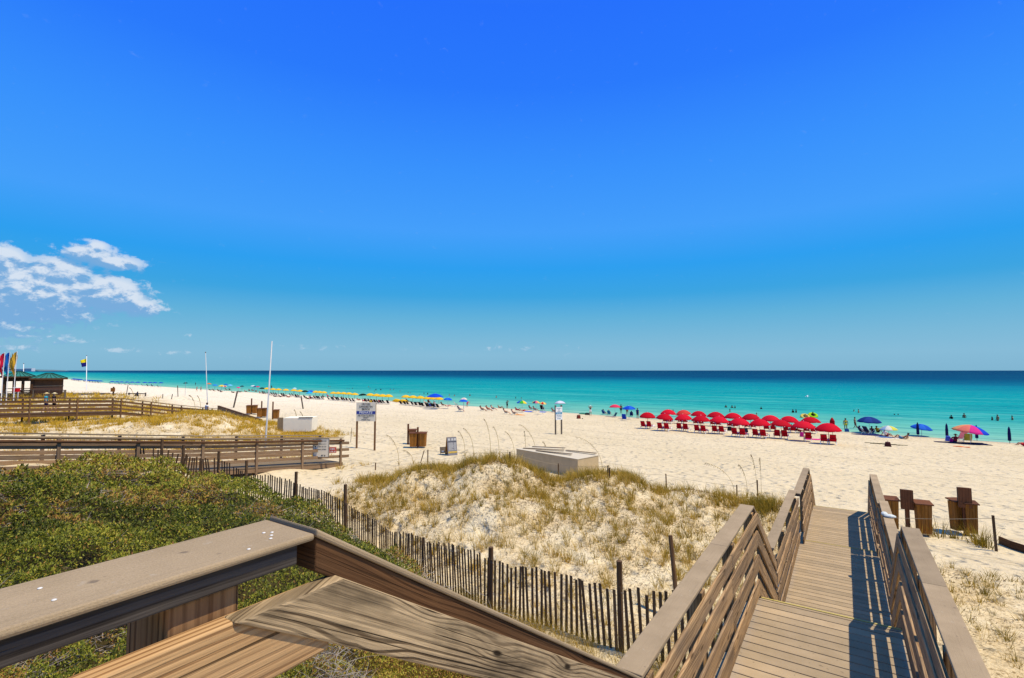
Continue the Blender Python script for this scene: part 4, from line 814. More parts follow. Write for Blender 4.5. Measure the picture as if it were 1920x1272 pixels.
# tufts of dune grass
def tufts(xs, ys, nb, hgt, wid, spread, name, mt, label, tint=.45, rr=None):
    k = len(xs); n_ = np.maximum(2, (nb * RNG.uniform(.5, 1.4, k)).astype(int)); ix = np.repeat(np.arange(k), n_); K = len(ix)
    th = RNG.uniform(0, 6.28, K); rs = np.abs(RNG.normal(0, spread, K)); x = xs[ix] + rs * np.cos(th); y = ys[ix] + rs * np.sin(th); z = ground(x, y) - .02
    hh = RNG.uniform(.65, 1.3, k)[ix] * hgt * RNG.uniform(.45, 1.1, K); yaw = th + RNG.normal(0, .5, K); pit = np.clip(RNG.normal(1.32, .17, K), .3, 1.56); d, s, nn = basis(yaw, pit)
    b = np.stack([np.cos(yaw), np.sin(yaw), yaw * 0 - .35], -1) * RNG.uniform(.02, .40, K)[:, None] + np.array([[-.12, .03, 0]])
    r = np.hypot(x, y); w = wid * np.maximum(1, r / 9.0) * RNG.uniform(.6, 1.3, K)
    V, Fq, q = ribbons(np.stack([x, y, z], -1), d, hh, w, b, 3, RNG.uniform(0, 3.1, K)); t = np.clip(tint + RNG.normal(0, .20, k)[ix] + RNG.normal(0, .16, K), 0, 1)
    return tag(np_mesh(name, V, Fq, mt, np.repeat(t, q)), label, 'grass', kind='stuff')
def scatter(N, x0, x1, y0, y1, fn):
    x = RNG.uniform(x0, x1, N); y = RNG.uniform(y0, y1, N); k = RNG.random(N) < fn(x, y); return x[k], y[k]
mid = lambda x, y: dune_mask(x, y) * smooth(0, .6, -.99 - x) * smooth(0, .5, y - fence_y(x)) * np.clip(.10 + 2.0 * (fbm(x * 1.6, y * 1.6, 71, 3) - .38), .13, 1)
x, y = scatter(6800, -19.5, -.9, 8.8, 21.5, mid); tufts(x, y, 13, .42, .0058, .045, 'dune_grass', M_GRASS, 'sparse olive tufts of grass scattered over the pale dune behind the slat fence', .36)
u = lambda x, y: dune_mask(x, y) * smooth(0, .6, -.99 - x) * smooth(.1, .7, y - fence_y(x))
x, y = scatter(700, -19, -1, 9, 20.2, u); tufts(x, y, 26, .46, .0074, .055, 'dune_grass', M_GRASS, 'distinct straw gold and brown grass tufts standing apart over the whole pale dune face', .52)
x, y = scatter(620, .9, 15, 2, 18.5, lambda x, y: smooth(.8, 1.2, x) * (1 - smooth(17.8, 18.8, y + .1 * x))); tufts(x, y, 24, .34, .0068, .075, 'beach_grass', M_GRASS, 'distinct brown and green grass tufts scattered on the sand between walkway and bins', .32)
# ridge: a denser taller fringe along the seaward crest
rx = np.concatenate([np.interp(RNG.random(400), [0, .28, .62, 1], [-18.6, -14.6, -11.2, -6.6]) + RNG.normal(0, .6, 400), np.interp(RNG.random(150), [0, 1], [-7.6, -3.2]), RNG.normal(-2.4, .75, 70)])
ry = np.interp(rx, [-18.6, -15, -12.3, -8, -4.8, -2.5, -.9], [15.4, 16.2, 17.5, 19.4, 20.1, 20.3, 20.2]) + RNG.normal(0, .62, len(rx))
k = (rx < -1.1) & (fbm(rx * .9, ry * .9, 77, 2) > .40 + .12 * RNG.random(len(rx))); tufts(rx[k], ry[k], 20, .44, .0078, .12, 'crest_grass', M_GRASS, 'taller yellow green grass fringing the crest of the pale dune', .48)
rgt = lambda x, y: smooth(.75, 1.2, x) * (1 - smooth(18.2, 19.2, y + .10 * x)) * np.clip(.12 + 2.2 * (fbm(x * .6, y * .6, 81, 3) - .40), .08, 1)
x, y = scatter(5200, .7, 16, 1.5, 19.5, rgt); tufts(x, y, 13, .27, .0058, .06, 'beach_grass', M_GRASS, 'thin grass and runners on the sand beside the walkway and trash bins', .28)
p = [G(1838, 1022), G(1846, 1026), G(1832, 1024), G(1850, 1028), G(1790, 1010), G(1740, 1005), G(1760, 1008), G(1716, 1004)]; tufts(np.array([a[0] for a in p]), np.array([a[1] for a in p]), 34, .62, .008, .12, 'marram_tuft', M_GRASS, 'spiky green grass tufts growing in front of the trash bins', .25)
ed = lambda x, y: smooth(-9.5, -5.5, x) * (1 - smooth(-1.5, -1.0, x)) * (1 - smooth(.1, .5, y - fence_y(x))) * smooth(1.0, 3.0, y) * np.clip(2.2 * (fbm(x * 1.2, y * 1.2, 91, 3) - .22), .15, 1)
x, y = scatter(6500, -9, -1, 1, 9.5, ed); tufts(x, y, 16, .38, .0055, .11, 'fence_grass', M_GRASS, 'dry tangled brown grass along the foot of the slat fence', .30)
p = [G(1432 + RNG.normal(0, 12), 952 + RNG.normal(0, 9)) for _ in range(46)]; tufts(np.array([a[0] for a in p]), np.array([a[1] for a in p]), 26, .42, .007, .13, 'dune_grass', M_GRASS, 'dense dark clump of grass against the outer side of the boardwalk rail', .16)
# golden grass between and behind the neighbouring boardwalks
gold = lambda x, y: dune_mask(x, y) * (1 - .96 * (np.abs(x + 53.95) < 1.1)) * np.clip(.10 + 2.6 * (fbm(x * .16, y * .16, 101, 3) - .40) + .8 * np.exp(-((x + 46) / 3.5) ** 2 - ((y - 20) / 4) ** 2), .03, 1)
x, y = scatter(13000, -68, -31, -2, 30, gold); k = (np.abs(x + 24.3) > 1.4); tufts(x[k], y[k], 15, .42, .007, .16, 'golden_grass', M_GOLD, 'golden grass covering the low dunes between the two neighbouring boardwalks', .5)
x, y = scatter(2600, -120, -68, 8, 40, lambda x, y: np.clip(dune_mask(x, y) * (.2 + .8 * (fbm(x * .1, y * .1, 111, 3) > .45)), 0, 1)); tufts(x, y, 12, .65, .008, .35, 'golden_grass', M_GOLD, 'golden grass on the distant dune beside the huts and flag pole', .45)
x, y = scatter(420, -31, -22, 12, 19.5, lambda x, y: ((x > -22.9) & (y < 19) & (y > 16.8)) | (x < -25.6)); tufts(x, y, 12, .28, .006, .12, 'golden_grass', M_GOLD, 'short golden grass under the end of the weathered boardwalk', .4)
p = [G(*q) for q in ((545, 806), (530, 808), (575, 806), (590, 807), (560, 804), (519, 812), (540, 815), (571, 812))]; tufts(np.array([a[0] for a in p]), np.array([a[1] for a in p]), 20, .55, .006, .3, 'golden_grass', M_GOLD, 'golden grass at the foot of the white storage box by the tilted pole', .5)
# bits of straw, husk and stem on the dune sand
def litter(N, x0, x1, y0, y1, fn, name, label, s=1.0):
    x, y = scatter(N, x0, x1, y0, y1, fn); r = np.hypot(x, y); z = ground(x, y) + .012; yaw = RNG.uniform(0, 6.28, len(x)); d, sd_, nn = basis(yaw, RNG.normal(.18, .25, len(x)))
    L = RNG.uniform(.02, .10, len(x)) * s * np.maximum(1, r / 14); V, Fq, q = ribbons(np.stack([x, y, z], -1), d, L, .008 * s * np.maximum(1, r / 9) * RNG.uniform(.5, 1.7, len(x)), sd_ * RNG.normal(0, .3, len(x))[:, None], 2, RNG.uniform(0, .6, len(x)))
    return tag(np_mesh(name, V, Fq, M_LITTER, np.repeat(RNG.random(len(x)) ** 1.5, q)), label, 'litter', kind='stuff')
litter(110000, -19.5, -.9, 8.8, 21.3, lambda x, y: dune_mask(x, y) * np.clip(.12 + 1.7 * (fbm(x * .9, y * .9, 121, 3) - .36), .03, 1), 'straw_litter', 'dark straw and seed husks strewn over the pale dune')
litter(30000, .6, 15, 2, 19, lambda x, y: smooth(.65, .9, x) * (1 - smooth(17.6, 18.6, y + .1 * x)) * np.clip(.10 + 1.8 * (fbm(x * .9, y * .9, 131, 3) - .40), .03, 1), 'straw_litter', 'dark husks and stems strewn on the sand beside the walkway')
litter(12000, -66, -25.6, -2, 30, lambda x, y: dune_mask(x, y) * (fbm(x * .4, y * .4, 141, 3) > .52), 'straw_litter', 'brown straw scattered over the golden grass dunes', 1.0)
# tall sea oats, each a plant of its own
def sea_oat(label, pb, pt, d=None, heads=True):
    B = (lambda q: np.array(q[:3]))(G(*pb)) if d is None else None
    if d is None: dd = G(*pb)[3]
    else: b = at(*pb, d); B = np.array([b[0], b[1], gz(b[0], b[1])]); dd = d
    t = Vector(at(*pt, dd)) - Vector(B); o = thing('sea_oat', label, 'sea oat', tuple(B), 0, 'tall sea oats rising from the dunes'); sg = 1 if t.x * R0[0] + t.y * R0[1] > 0 else -1
    hz = Vector((t.x, t.y, 0)); P = [Vector((0, 0, -.05))] + [hz * (u ** 2.2) + Vector((0, 0, t.z * (1 - (1 - u) ** 1.35))) for u in (.15, .3, .45, .6, .72, .84, .93, 1)]
    w = max(.0045, dd * .00034); m = MB(); m.tube(P, [w * 1.25, w * 1.2, w * 1.1, w, w, w * .9, w * .8, w * .7, w * .5], 4); m.build('stem', M_GRASSSTEM, o)
    m = MB(); hd = P[-5:]
    for i in range(15 if heads else 6):
        u = i / 14 * 3.99; a = hd[int(u)].lerp(hd[int(u) + 1], u % 1); q = a + Vector((sg * R0[0], sg * R0[1], 0)) * random.uniform(.0, .07) - Vector((0, 0, random.uniform(.02, .11))); m.beam(a, q, w * 2.6, w * 1.2, w2=w * .6)
    m.build('seed_head', M_HEAD, o)
    m = MB()
    for i in range(5): a = random.uniform(0, 6.28); m.tube([(0, 0, 0), (.08 * math.cos(a), .08 * math.sin(a), .22), (.26 * math.cos(a), .26 * math.sin(a), random.uniform(.2, .42))], [w, w, w * .3], 3)
    m.build('leaf', M_GRASSSTEM, o)
M_GRASSSTEM = plain('oat_stem', (.42, .31, .12), .8, .1, .2); M_HEAD = plain('oat_seed_head', (.25, .17, .08), .85, .1, .2)
for lb, pb, pt in (('sea oat arching over the sand in front of the mid beach trash bins', (748, 874), (724, 815)), ('thin sea oat stem bending toward the rope stakes left of the sandwich board'.replace(' left of', ' near'), (775, 872), (757, 844)), ('dark headed sea oat beside the sandwich board, lower of the close pair', (872, 856), (859, 808)), ('dark headed sea oat beside the sandwich board, taller of the close pair', (888, 858), (869, 803)),
        ('tall thin sea oat leaning past the sandwich board, highest on the crest', (920, 858), (907, 785)), ('pale sea oat stem by the tall thin one on the dune crest', (936, 858), (925, 800)), ('short sea oat with a dark drooping tip before the storage box', (965, 862), (947, 809)), ('bent sea oat with a full drooping head above the storage box corner', (1006, 866), (974, 796)), ('upright sea oat whose head meets the bent one by the storage box', (986, 864), (983, 808)), ('low sea oat against the planks of the storage box', (1026, 862), (1018, 828)),
        ('long arching sea oat curving over open sand beyond the white box lid', (1130, 886), (1080, 819)), ('thin upright sea oat at the corner of the white lidded box', (1108, 886), (1102, 852)), ('arching sea oat with split head over raked sand, between dune stakes and boardwalk', (1378, 932), (1322, 868)), ('sea oat with a hooked tip close to the boardwalk end post', (1402, 934), (1385, 871)), ('straight sea oat with no drooping head by the boardwalk rail', (1420, 936), (1408, 852)), ('knotty upright sea oat nearest the boardwalk rail', (1428, 936), (1425, 858)),
        ('sea oat drooping over the railing of the far boardwalk, nearest its bend', (366, 775), (355, 741)), ('sea oat by the white flagless pole', (376, 772), (370, 742)), ('twin tipped sea oat on the far dune beside the leaning post', (250, 750), (243, 727)), ('sea oat on the sand behind the grey storage box end door', (557, 806), (552, 768)), ('small sea oat standing beside the storage box plank', (570, 805), (563, 772))):
    sea_oat(lb, pb, pt)
# ------------------------------------------------------------------ people
SKIN = {'fair': plain('skin_fair', (.56, .33, .22), .6, .2, .08), 'tan': plain('skin_tan', (.36, .18, .10), .6, .2, .08), 'brown': plain('skin_brown', (.20, .09, .05), .6, .2, .08)}
def body_mesh(name, J, E, root='pelvis'):
    me = bpy.data.meshes.new(name); ks = list(J); me.from_pydata([J[k][:3] for k in ks], [(ks.index(a), ks.index(b)) for a, b in E], []); o = bpy.data.objects.new(name, me); COL.objects.link(o)
    md = o.modifiers.new('s', 'SKIN'); md.use_smooth_shade = True
    for i, k in enumerate(ks):
        sv = me.skin_vertices[0].data[i]; r = J[k][3]; sv.radius = (r if not hasattr(r, '__len__') else r[0], r if not hasattr(r, '__len__') else r[1]); sv.use_root = (k == root)
    s2 = o.modifiers.new('d', 'SUBSURF'); s2.levels = s2.render_levels = 1
    dg = bpy.context.evaluated_depsgraph_get(); out = bpy.data.meshes.new_from_object(o.evaluated_get(dg)); out.name = name; bpy.data.objects.remove(o); bpy.data.meshes.remove(me); return out
EDG = [('pelvis', 'belly'), ('belly', 'chest'), ('chest', 'neck'), ('neck', 'jaw'), ('jaw', 'skull'), ('skull', 'crown')]
for s in 'lr': EDG += [('pelvis', 'hip' + s), ('hip' + s, 'knee' + s), ('knee' + s, 'ankle' + s), ('ankle' + s, 'toe' + s), ('chest', 'sho' + s), ('sho' + s, 'elb' + s), ('elb' + s, 'wri' + s), ('wri' + s, 'hand' + s)]
RR = dict(pelvis=(.15, .115), belly=(.135, .10), chest=(.165, .115), neck=.056, jaw=.078, skull=.098, crown=.06, hip=.098, knee=.062, ankle=.042, toe=.036, sho=.066, elb=.047, wri=.033, hand=.030)
def pose(spine, legs, arms):
    J = {}
    for k, p in zip(('pelvis', 'belly', 'chest', 'neck', 'jaw', 'skull', 'crown'), spine): J[k] = (*p, RR[k])
    for s, sg, L, A in (('l', -1, legs[0], arms[0]), ('r', 1, legs[1], arms[1])):
        for k, p in zip(('hip', 'knee', 'ankle', 'toe'), L): J[k + s] = (sg * p[0], p[1], p[2], RR[k])
        for k, p in zip(('sho', 'elb', 'wri', 'hand'), A): J[k + s] = (sg * p[0], p[1], p[2], RR[k])
    return J
UPR = [(0, 0, .95), (0, .0, 1.12), (0, -.01, 1.32), (0, -.01, 1.47), (0, .02, 1.545), (0, .015, 1.635), (0, .01, 1.70)]
LEG = [(.10, 0, .88), (.115, .02, .50), (.12, -.02, .09), (.14, .13, .03)]
LEGF = [(.10, .02, .88), (.10, .18, .52), (.10, .10, .10), (.12, .24, .04)]; LEGB = [(.10, 0, .88), (.11, -.02, .50), (.11, -.25, .13), (.12, -.14, .03)]
ARM = [(.19, -.01, 1.40), (.25, -.03, 1.12), (.26, .06, .88), (.26, .09, .80)]; ARMU = [(.19, -.01, 1.41), (.34, .05, 1.48), (.20, .08, 1.68), (.13, .06, 1.72)]; ARMB = [(.19, 0, 1.40), (.27, -.08, 1.15), (.22, .12, 1.02), (.16, .2, 1.03)]
SIT = [(0, 0, .13), (0, -.07, .28), (0, -.14, .46), (0, -.18, .61), (0, -.15, .69), (0, -.16, .78), (0, -.17, .85)]
LSIT = [(.10, .04, .13), (.13, .42, .36), (.13, .66, .07), (.14, .78, .10)]; ASIT = [(.19, -.15, .54), (.28, -.25, .30), (.27, -.33, .07), (.27, -.38, .04)]; AKN = [(.19, -.13, .54), (.26, .10, .36), (.17, .32, .36), (.12, .38, .37)]
CH = [(0, 0, .42), (0, -.10, .55), (0, -.22, .72), (0, -.30, .86), (0, -.28, .94), (0, -.30, 1.03), (0, -.31, 1.10)]
LCH = [(.10, .05, .42), (.12, .48, .46), (.12, .78, .16), (.13, .90, .19)]; ACH = [(.19, -.22, .79), (.28, -.06, .60), (.24, .18, .55), (.22, .26, .54)]
LIE = [(0, 0, .12), (0, -.17, .12), (0, -.38, .14), (0, -.53, .15), (0, -.60, .17), (0, -.69, .18), (0, -.76, .19)]
LLIE = [(.10, .06, .11), (.13, .46, .13), (.12, .84, .08), (.14, .93, .05)]; LKN = [(.10, .06, .11), (.13, .36, .42), (.12, .62, .09), (.13, .74, .05)]; ALIE = [(.19, -.43, .12), (.34, -.30, .08), (.28, -.08, .06), (.27, .0, .05)]
PRP = [(0, 0, .11), (0, -.16, .19), (0, -.33, .31), (0, -.46, .42), (0, -.46, .50), (0, -.50, .58), (0, -.53, .64)]; APRP = [(.19, -.38, .36), (.24, -.42, .10), (.22, -.22, .05), (.21, -.15, .05)]
BEND = [(0, -.08, .92), (0, .05, 1.04), (0, .24, 1.12), (0, .38, 1.14), (0, .46, 1.10), (0, .53, 1.09), (0, .60, 1.08)]; ABND = [(.18, .32, 1.10), (.20, .38, .82), (.17, .44, .60), (.16, .47, .53)]
POSES = dict(stand=(UPR, (LEG, LEG), (ARM, ARM)), walk=(UPR, (LEGF, LEGB), (ARMB, ARM)), hands_up=(UPR, (LEG, LEG), (ARMU, ARMU)), arm_bent=(UPR, (LEG, LEG), (ARMB, ARMU)), sit=(SIT, (LSIT, LSIT), (ASIT, AKN)), hug=(SIT, (LSIT, LSIT), (AKN, AKN)), chair=(CH, (LCH, LCH), (ACH, ACH)), lie=(LIE, (LLIE, LKN), (ALIE, ALIE)), prop=(PRP, (LKN, LLIE), (APRP, APRP)), bend=(BEND, (LEG, LEGB), (ABND, ABND)))
def shell(src, name, keep, push):
    b = bmesh.new(); b.from_mesh(src); b.normal_update(); bad = [f for f in b.faces if not keep(f.calc_center_median())]
    bmesh.ops.delete(b, geom=bad, context='FACES')
    if not b.faces: b.free(); return None
    b.normal_update(); bmesh.ops.solidify(b, geom=b.faces[:], thickness=-push)
    m = bpy.data.meshes.new(name); b.to_mesh(m); b.free(); m.polygons.foreach_set('use_smooth', [True] * len(m.polygons)); return m
LIB = {}
for nm, (sp, lg, ar) in POSES.items():
    J = pose(sp, lg, ar); bm_ = body_mesh('person', J, EDG); P = {k: Vector(v[:3]) for k, v in J.items()}
    def dseg(c, a, b): ab = b - a; t = max(0, min(1, (c - a).dot(ab) / ab.length_squared)); return (c - a - ab * t).length, t
    def near(c, P=P):
        best = None
        for a, b in EDG:
            d, t = dseg(c, P[a], P[b])
            r = .8 if a in ('pelvis', 'belly') else 1
            if best is None or d * r < best[0]: best = (d * r, a, b, t)
        return best
    hd = P['skull'] - P['jaw']; hd.normalize(); fw = Vector((0, 1, 0)) if nm not in ('lie', 'prop') else Vector((0, .5, 1)).normalized()
    def is_short(c): d, a, b, t = near(c); return a == 'pelvis' and b[:3] == 'hip' or a[:3] == 'hip' and t < .55 or (a == 'pelvis' and b == 'belly' and t < .45)
    def is_brief(c): d, a, b, t = near(c); return a == 'pelvis' and b[:3] == 'hip' or a[:3] == 'hip' and t < .14 or (a == 'pelvis' and b == 'belly' and t < .35)
    def is_top(c): d, a, b, t = near(c); return a in ('belly',) or (a == 'pelvis' and b == 'belly' and t > .35) or (a == 'chest' and b[:3] in ('sho', 'nec') and t < .9) or (a[:3] == 'sho' and t < .4)
    def is_bra(c): d, a, b, t = near(c); return (a == 'belly' and t > .55) or (a == 'chest' and b[:3] == 'sho' and t < .25)
    def is_hair(c): q = c - P['jaw']; return q.dot(hd) > -.03 and (c - P['neck']).length > .05 and near(c)[1] in ('jaw', 'skull', 'neck') and (q - hd * q.dot(hd)).dot(fw) < (.045 if q.dot(hd) > .10 else -.01) and q.dot(hd) > .0
    LIB[nm] = dict(body=bm_, shorts=shell(bm_, 'shorts', is_short, .02), brief=shell(bm_, 'swimsuit_bottom', is_brief, .014), top=shell(bm_, 'shirt', is_top, .02), bra=shell(bm_, 'swimsuit_top', is_bra, .014), hair=shell(bm_, 'hair', is_hair, .028), P=P)
    for q in bm_.polygons: q.use_smooth = True
HAIR = {'dark': plain('hair_dark', (.015, .010, .008), .6, .3), 'brown': plain('hair_brown', (.07, .035, .016), .6, .3), 'blond': plain('hair_blond', (.40, .26, .10), .6, .3), 'grey': plain('hair_grey', (.35, .33, .31), .6, .3)}
CAPM = {}
def part(name, me, m, parent):
    o = bpy.data.objects.new(name, me); COL.objects.link(o); o.parent = parent
    if not len(me.materials): me.materials.append(m)
    recolor(o, m); return o
def person(label, ps, loc, rz, skin='tan', bottom=('shorts', (30, 40, 70)), top=None, hair='dark', scale=1.0, group=None, hat=None, sink=0.0):
    L = LIB[ps]; o = bpy.data.objects.new('person', L['body']); COL.objects.link(o); o.location = (loc[0], loc[1], loc[2] - sink); o.rotation_euler = (0, 0, rz); o.scale = (scale,) * 3
    if not len(L['body'].materials): L['body'].materials.append(SKIN['tan'])
    recolor(o, SKIN[skin]); tag(o, label, 'person', group)
    if bottom and L[bottom[0]]: part('shorts' if bottom[0] == 'shorts' else 'swimsuit', L[bottom[0]], cloth(bottom[1]), o)
    if top and L[top[0]]: part('shirt' if top[0] == 'top' else 'swimsuit_top', L[top[0]], cloth(top[1]), o)
    if hat:
        m = MB(); c = L['P']['skull'] + Vector((0, 0, .055)); m.ball((c.x, c.y, c.z + .01), (.118, .125, .075), 10, 6); m.tube([(c.x, c.y, c.z - .012), (c.x, c.y, c.z + .006)], [.21, .20], 12); m.build('hat', cloth(hat), o, smooth=True)
    elif L['hair']: part('hair', L['hair'], HAIR[hair], o)
    return o
# ------------------------------------------------------------------ parasols
def canopy_mesh(cols, R=1.0, H=.36, nn=16, rings=7, flat=1.35, scallop=.03):
    m = MB(); V, Fs, U, MI = [], [], [], []; sub = 2; N = nn * sub
    def pt(i, j, th=0.0):
        u = i / rings; a = 2 * math.pi * j / N; rib = (j % sub) / sub; sag = 1 - .045 * math.sin(math.pi * rib) * u
        z = H * (1 - u ** flat * .5 - .5 * u ** 2.6) - scallop * math.sin(math.pi * rib) * u * u - th; r = R * u * sag * (1 - th * .5); return (r * math.cos(a), r * math.sin(a), z)
    for layer, th in ((0, 0.0), (1, .02)):
        o = len(V); V.append(pt(0, 0, th))
        for i in range(1, rings + 1):
            for j in range(N): V.append(pt(i, j, th))
        for j in range(N):
            k = (j + 1) % N; c = (j // sub) % len(cols); f = (o, o + 1 + j, o + 1 + k); Fs.append(f if not layer else f[::-1]); MI.append(c)
            for i in range(1, rings):
                a, b = o + 1 + (i - 1) * N, o + 1 + i * N; f = (a + j, b + j, b + k, a + k); Fs.append(f if not layer else f[::-1]); MI.append(c)
    o2 = 1 + rings * N; e = 1 + (rings - 1) * N
    for j in range(N): k = (j + 1) % N; Fs.append((e + j, o2 + e + j, o2 + e + k, e + k)); MI.append((j // sub) % len(cols))
    m.v = [tuple(v) for v in V]; m.t = [.5] * len(V); m.f = [list(f) for f in Fs]; m.uv = [[(0, 0)] * len(f) for f in Fs]; m.mi = MI; return m
def fabric(c):
    nm = 'canopy_%d_%d_%d' % tuple(c)
    def fn(n):
        b = n.new('ShaderNodeBsdfPrincipled'); rgb = tuple(v * .92 for v in lin(c)); q = n.noise(n.new('ShaderNodeTexCoord').outputs['Object'], 5.0, 3); col = n.mix(q, tuple(v * .88 for v in rgb), tuple(min(1, v * 1.1) for v in rgb))
        n.put(b.inputs['Base Color'], col); b.inputs['Roughness'].default_value = .8; b.inputs['Specular IOR Level'].default_value = .15
        t = n.new('ShaderNodeBsdfTranslucent'); n.put(t.inputs[0], col); m = n.new('ShaderNodeMixShader'); m.inputs[0].default_value = .22; n.l.new(b.outputs[0], m.inputs[1]); n.l.new(t.outputs[0], m.inputs[2]); o = n.new('ShaderNodeOutputMaterial'); n.l.new(m.outputs[0], o.inputs[0])
    return mat(nm, fn)
CAN = {}
def parasol(label, px, pt, wpx, cols, group=None, h=2.15, H=.32, nn=8, tilt=(0, 0), poleM=None, tips=False, loc=None, rz=None, pb=None, cat='parasol', name='beach_parasol', flat=1.35, pole_w=.022):
    if pb: x, y, z, d = G(px, pb); h = 8 + ray(px, pt)[2] * d - z
    elif loc is None: x, y, z, d = T(px, pt, h)
    else: x, y, z, d = loc
    R = wpx / F * d / 2; key = (tuple(map(tuple, cols)), H, nn, flat)
    o = thing(name, label, cat, (x, y, z), random.uniform(0, 6) if rz is None else rz, group)
    Hc = H * R / 1.0
    m = canopy_mesh(cols, 1.0, H, nn, 7, flat) if key not in CAN else None
    if m: c = m.build('canopy', [fabric(q) for q in cols], o, smooth=True, recalc=False); CAN[key] = c
    else: c = CAN[key].copy(); COL.objects.link(c); c.parent = o
    c.location = (0, 0, h - Hc); c.scale = (R, R, R); c.rotation_euler = (tilt[0], tilt[1], 0)
    m = MB(); m.tube([(0, 0, -.4), (0, 0, h - .03)], pole_w * max(1, d / 70), 6); m.build('pole', poleM or M_WHITEP, o)
    m = MB(); m.ball((0, 0, .02), (.03, .03, .06), 6, 4); f = m.build('finial', M_WHITEP, o); f.location = (math.sin(tilt[1]) * Hc, -math.sin(tilt[0]) * Hc, h)
    m = MB()
    for j in range(nn):
        a = 2 * math.pi * j / nn; m.beam((.04, 0, H * .80) if False else (math.cos(a) * .03, math.sin(a) * .03, H * .78), (math.cos(a) * 1.01, math.sin(a) * 1.01, -.025), .014, .014)
        if tips: m.ball((math.cos(a) * 1.01, math.sin(a) * 1.01, -.03), .032, 5, 4)
    r = m.build('rib', M_WHITEP, c)
    return o, (x, y, z, d)
def closed_parasol(label, px, pt, pb, w, col, group=None, pbase=None):
    h = 2.0; x, y, z, d = G(px, pbase) if pbase else T(px, pt, h); k = d / F; o = thing('rolled_parasol', label, 'parasol', (x, y, z), 0, group)
    top = 8 + ray(px, pt)[2] * d - z; bot = 8 + ray(px, pb)[2] * d - z; m = MB(); r = w * k / 2; off = Vector(R0) * random.uniform(-.03, .03)
    m.tube([(0, 0, bot), (0, 0, bot + .06), (0, 0, (bot + top) / 2), (0, 0, top - .25), (0, 0, top)], [r * .75, r, r * .95, r * .7, r * .15], 9); c = m.build('canopy', fabric(col), o, smooth=True)
    m = MB(); m.tube([(0, 0, -.4), (0, 0, bot + .1)], .025, 6); m.build('pole', M_GREYW, o); m = MB(); m.tube([(0, 0, (bot + top) / 2 - .02), (0, 0, (bot + top) / 2 + .02)], r * 1.03, 9); m.build('tie', fabric(tuple(int(v * .7) for v in col)), c)
    return o
# ------------------------------------------------------------------ seats
def make_lounger(col, name, label):
    o = thing(name, label, 'beach chair'); M = cloth(col); white = M_WHITEP
    for s in (-1, 1):
        m = MB(); m.box(s * .29 - .025, s * .29 + .025, -.25, 1.45, .26, .32, 'y'); m.build('side_rail', white if name == 'red_lounger' else M_FARW, o)
        m = MB(); m.beam((s * .29, -.32, 0), (s * .29, -.12, .30), .05, .05); m.build('leg', white if name == 'red_lounger' else M_FARW, o); m = MB(); m.beam((s * .29, 1.34, 0), (s * .29, 1.34, .26), .05, .05); m.build('leg', white if name == 'red_lounger' else M_FARW, o)
        m = MB(); m.beam((s * .33, -.18, .58), (s * .33, .42, .56), .07, .03); m.beam((s * .33, .36, .30), (s * .33, .36, .55), .04, .04); m.build('armrest', M, o)
    m = MB(); m.hexa([(-.30, -.05, .30), (.30, -.05, .30), (.30, .02, .34), (-.30, .02, .34), (-.27, -.42, 1.02), (.27, -.42, 1.02), (.27, -.36, 1.05), (-.27, -.36, 1.05)]); b = m.build('backrest', M, o, bevel=.015)
    m = MB(); m.beam((-.24, -.47, 1.0), (.24, -.47, 1.0), .03, .03); m.beam((-.24, -.27, .62), (.24, -.27, .62), .05, .03); m.ball((0, -.30, .78), (.05, .02, .05), 6, 4); m.build('back_strap', plain('dark_red_strap', tuple(v * .5 for v in lin(col)), .8), b)
    m = MB(); m.box(-.27, .27, .0, .55, .325, .39, 'y'); m.build('seat', M, o, bevel=.015); m = MB(); m.box(-.26, .26, .56, 1.44, .325, .385, 'y'); m.build('leg_pad', white if name == 'red_lounger' else M, o, bevel=.015); return o
def make_chair(col, name, label):
    o = thing(name, label, 'beach chair'); M = cloth(col)
    for s in (-1, 1):
        m = MB(); m.tube([(s * .27, -.38, .84), (s * .27, .02, .24), (s * .27, .40, .28)], .017, 5); m.build('frame', M_METAL, o); m = MB(); m.tube([(s * .28, -.30, 0), (s * .28, .28, .46)], .016, 5); m.tube([(s * .28, .36, 0), (s * .28, -.12, .48)], .016, 5); m.build('leg', M_METAL, o)
        m = MB(); m.beam((s * .30, -.18, .50), (s * .30, .32, .48), .05, .025); m.build('armrest', M_FARW, o)
    m = MB(); m.hexa([(-.25, -.02, .24), (.25, -.02, .24), (.25, .01, .26), (-.25, .01, .26), (-.25, -.40, .86), (.25, -.40, .86), (.25, -.37, .88), (-.25, -.37, .88)]); m.build('backrest', M, o); m = MB(); m.hexa([(-.25, .0, .22), (.25, .0, .22), (.25, .0, .25), (-.25, .0, .25), (-.25, .40, .26), (.25, .40, .26), (.25, .40, .29), (-.25, .40, .29)]); m.build('seat', M, o); return o
PROTO = {}
def seat(kind, col, label, x, y, rz, group=None, sc_=1.0):
    key = (kind, col); z = gz(x, y)
    if key not in PROTO:
        o = (make_lounger if kind.endswith('lounger') else make_chair)(col, kind, label); PROTO[key] = o; o.location = (x, y, z); o.rotation_euler = (0, 0, rz); o.scale = (sc_,) * 3
        if group: o['group'] = group
        return o
    return dup(PROTO[key], (x, y, z), rz, label, group, sc_)[0]
ORD = ['first', 'second', 'third', 'fourth', 'fifth', 'sixth', 'seventh', 'eighth', 'ninth', 'tenth', 'eleventh', 'twelfth', 'thirteenth', 'fourteenth', 'fifteenth', 'sixteenth']
RED = (222, 6, 42); RED2 = (188, 12, 34)
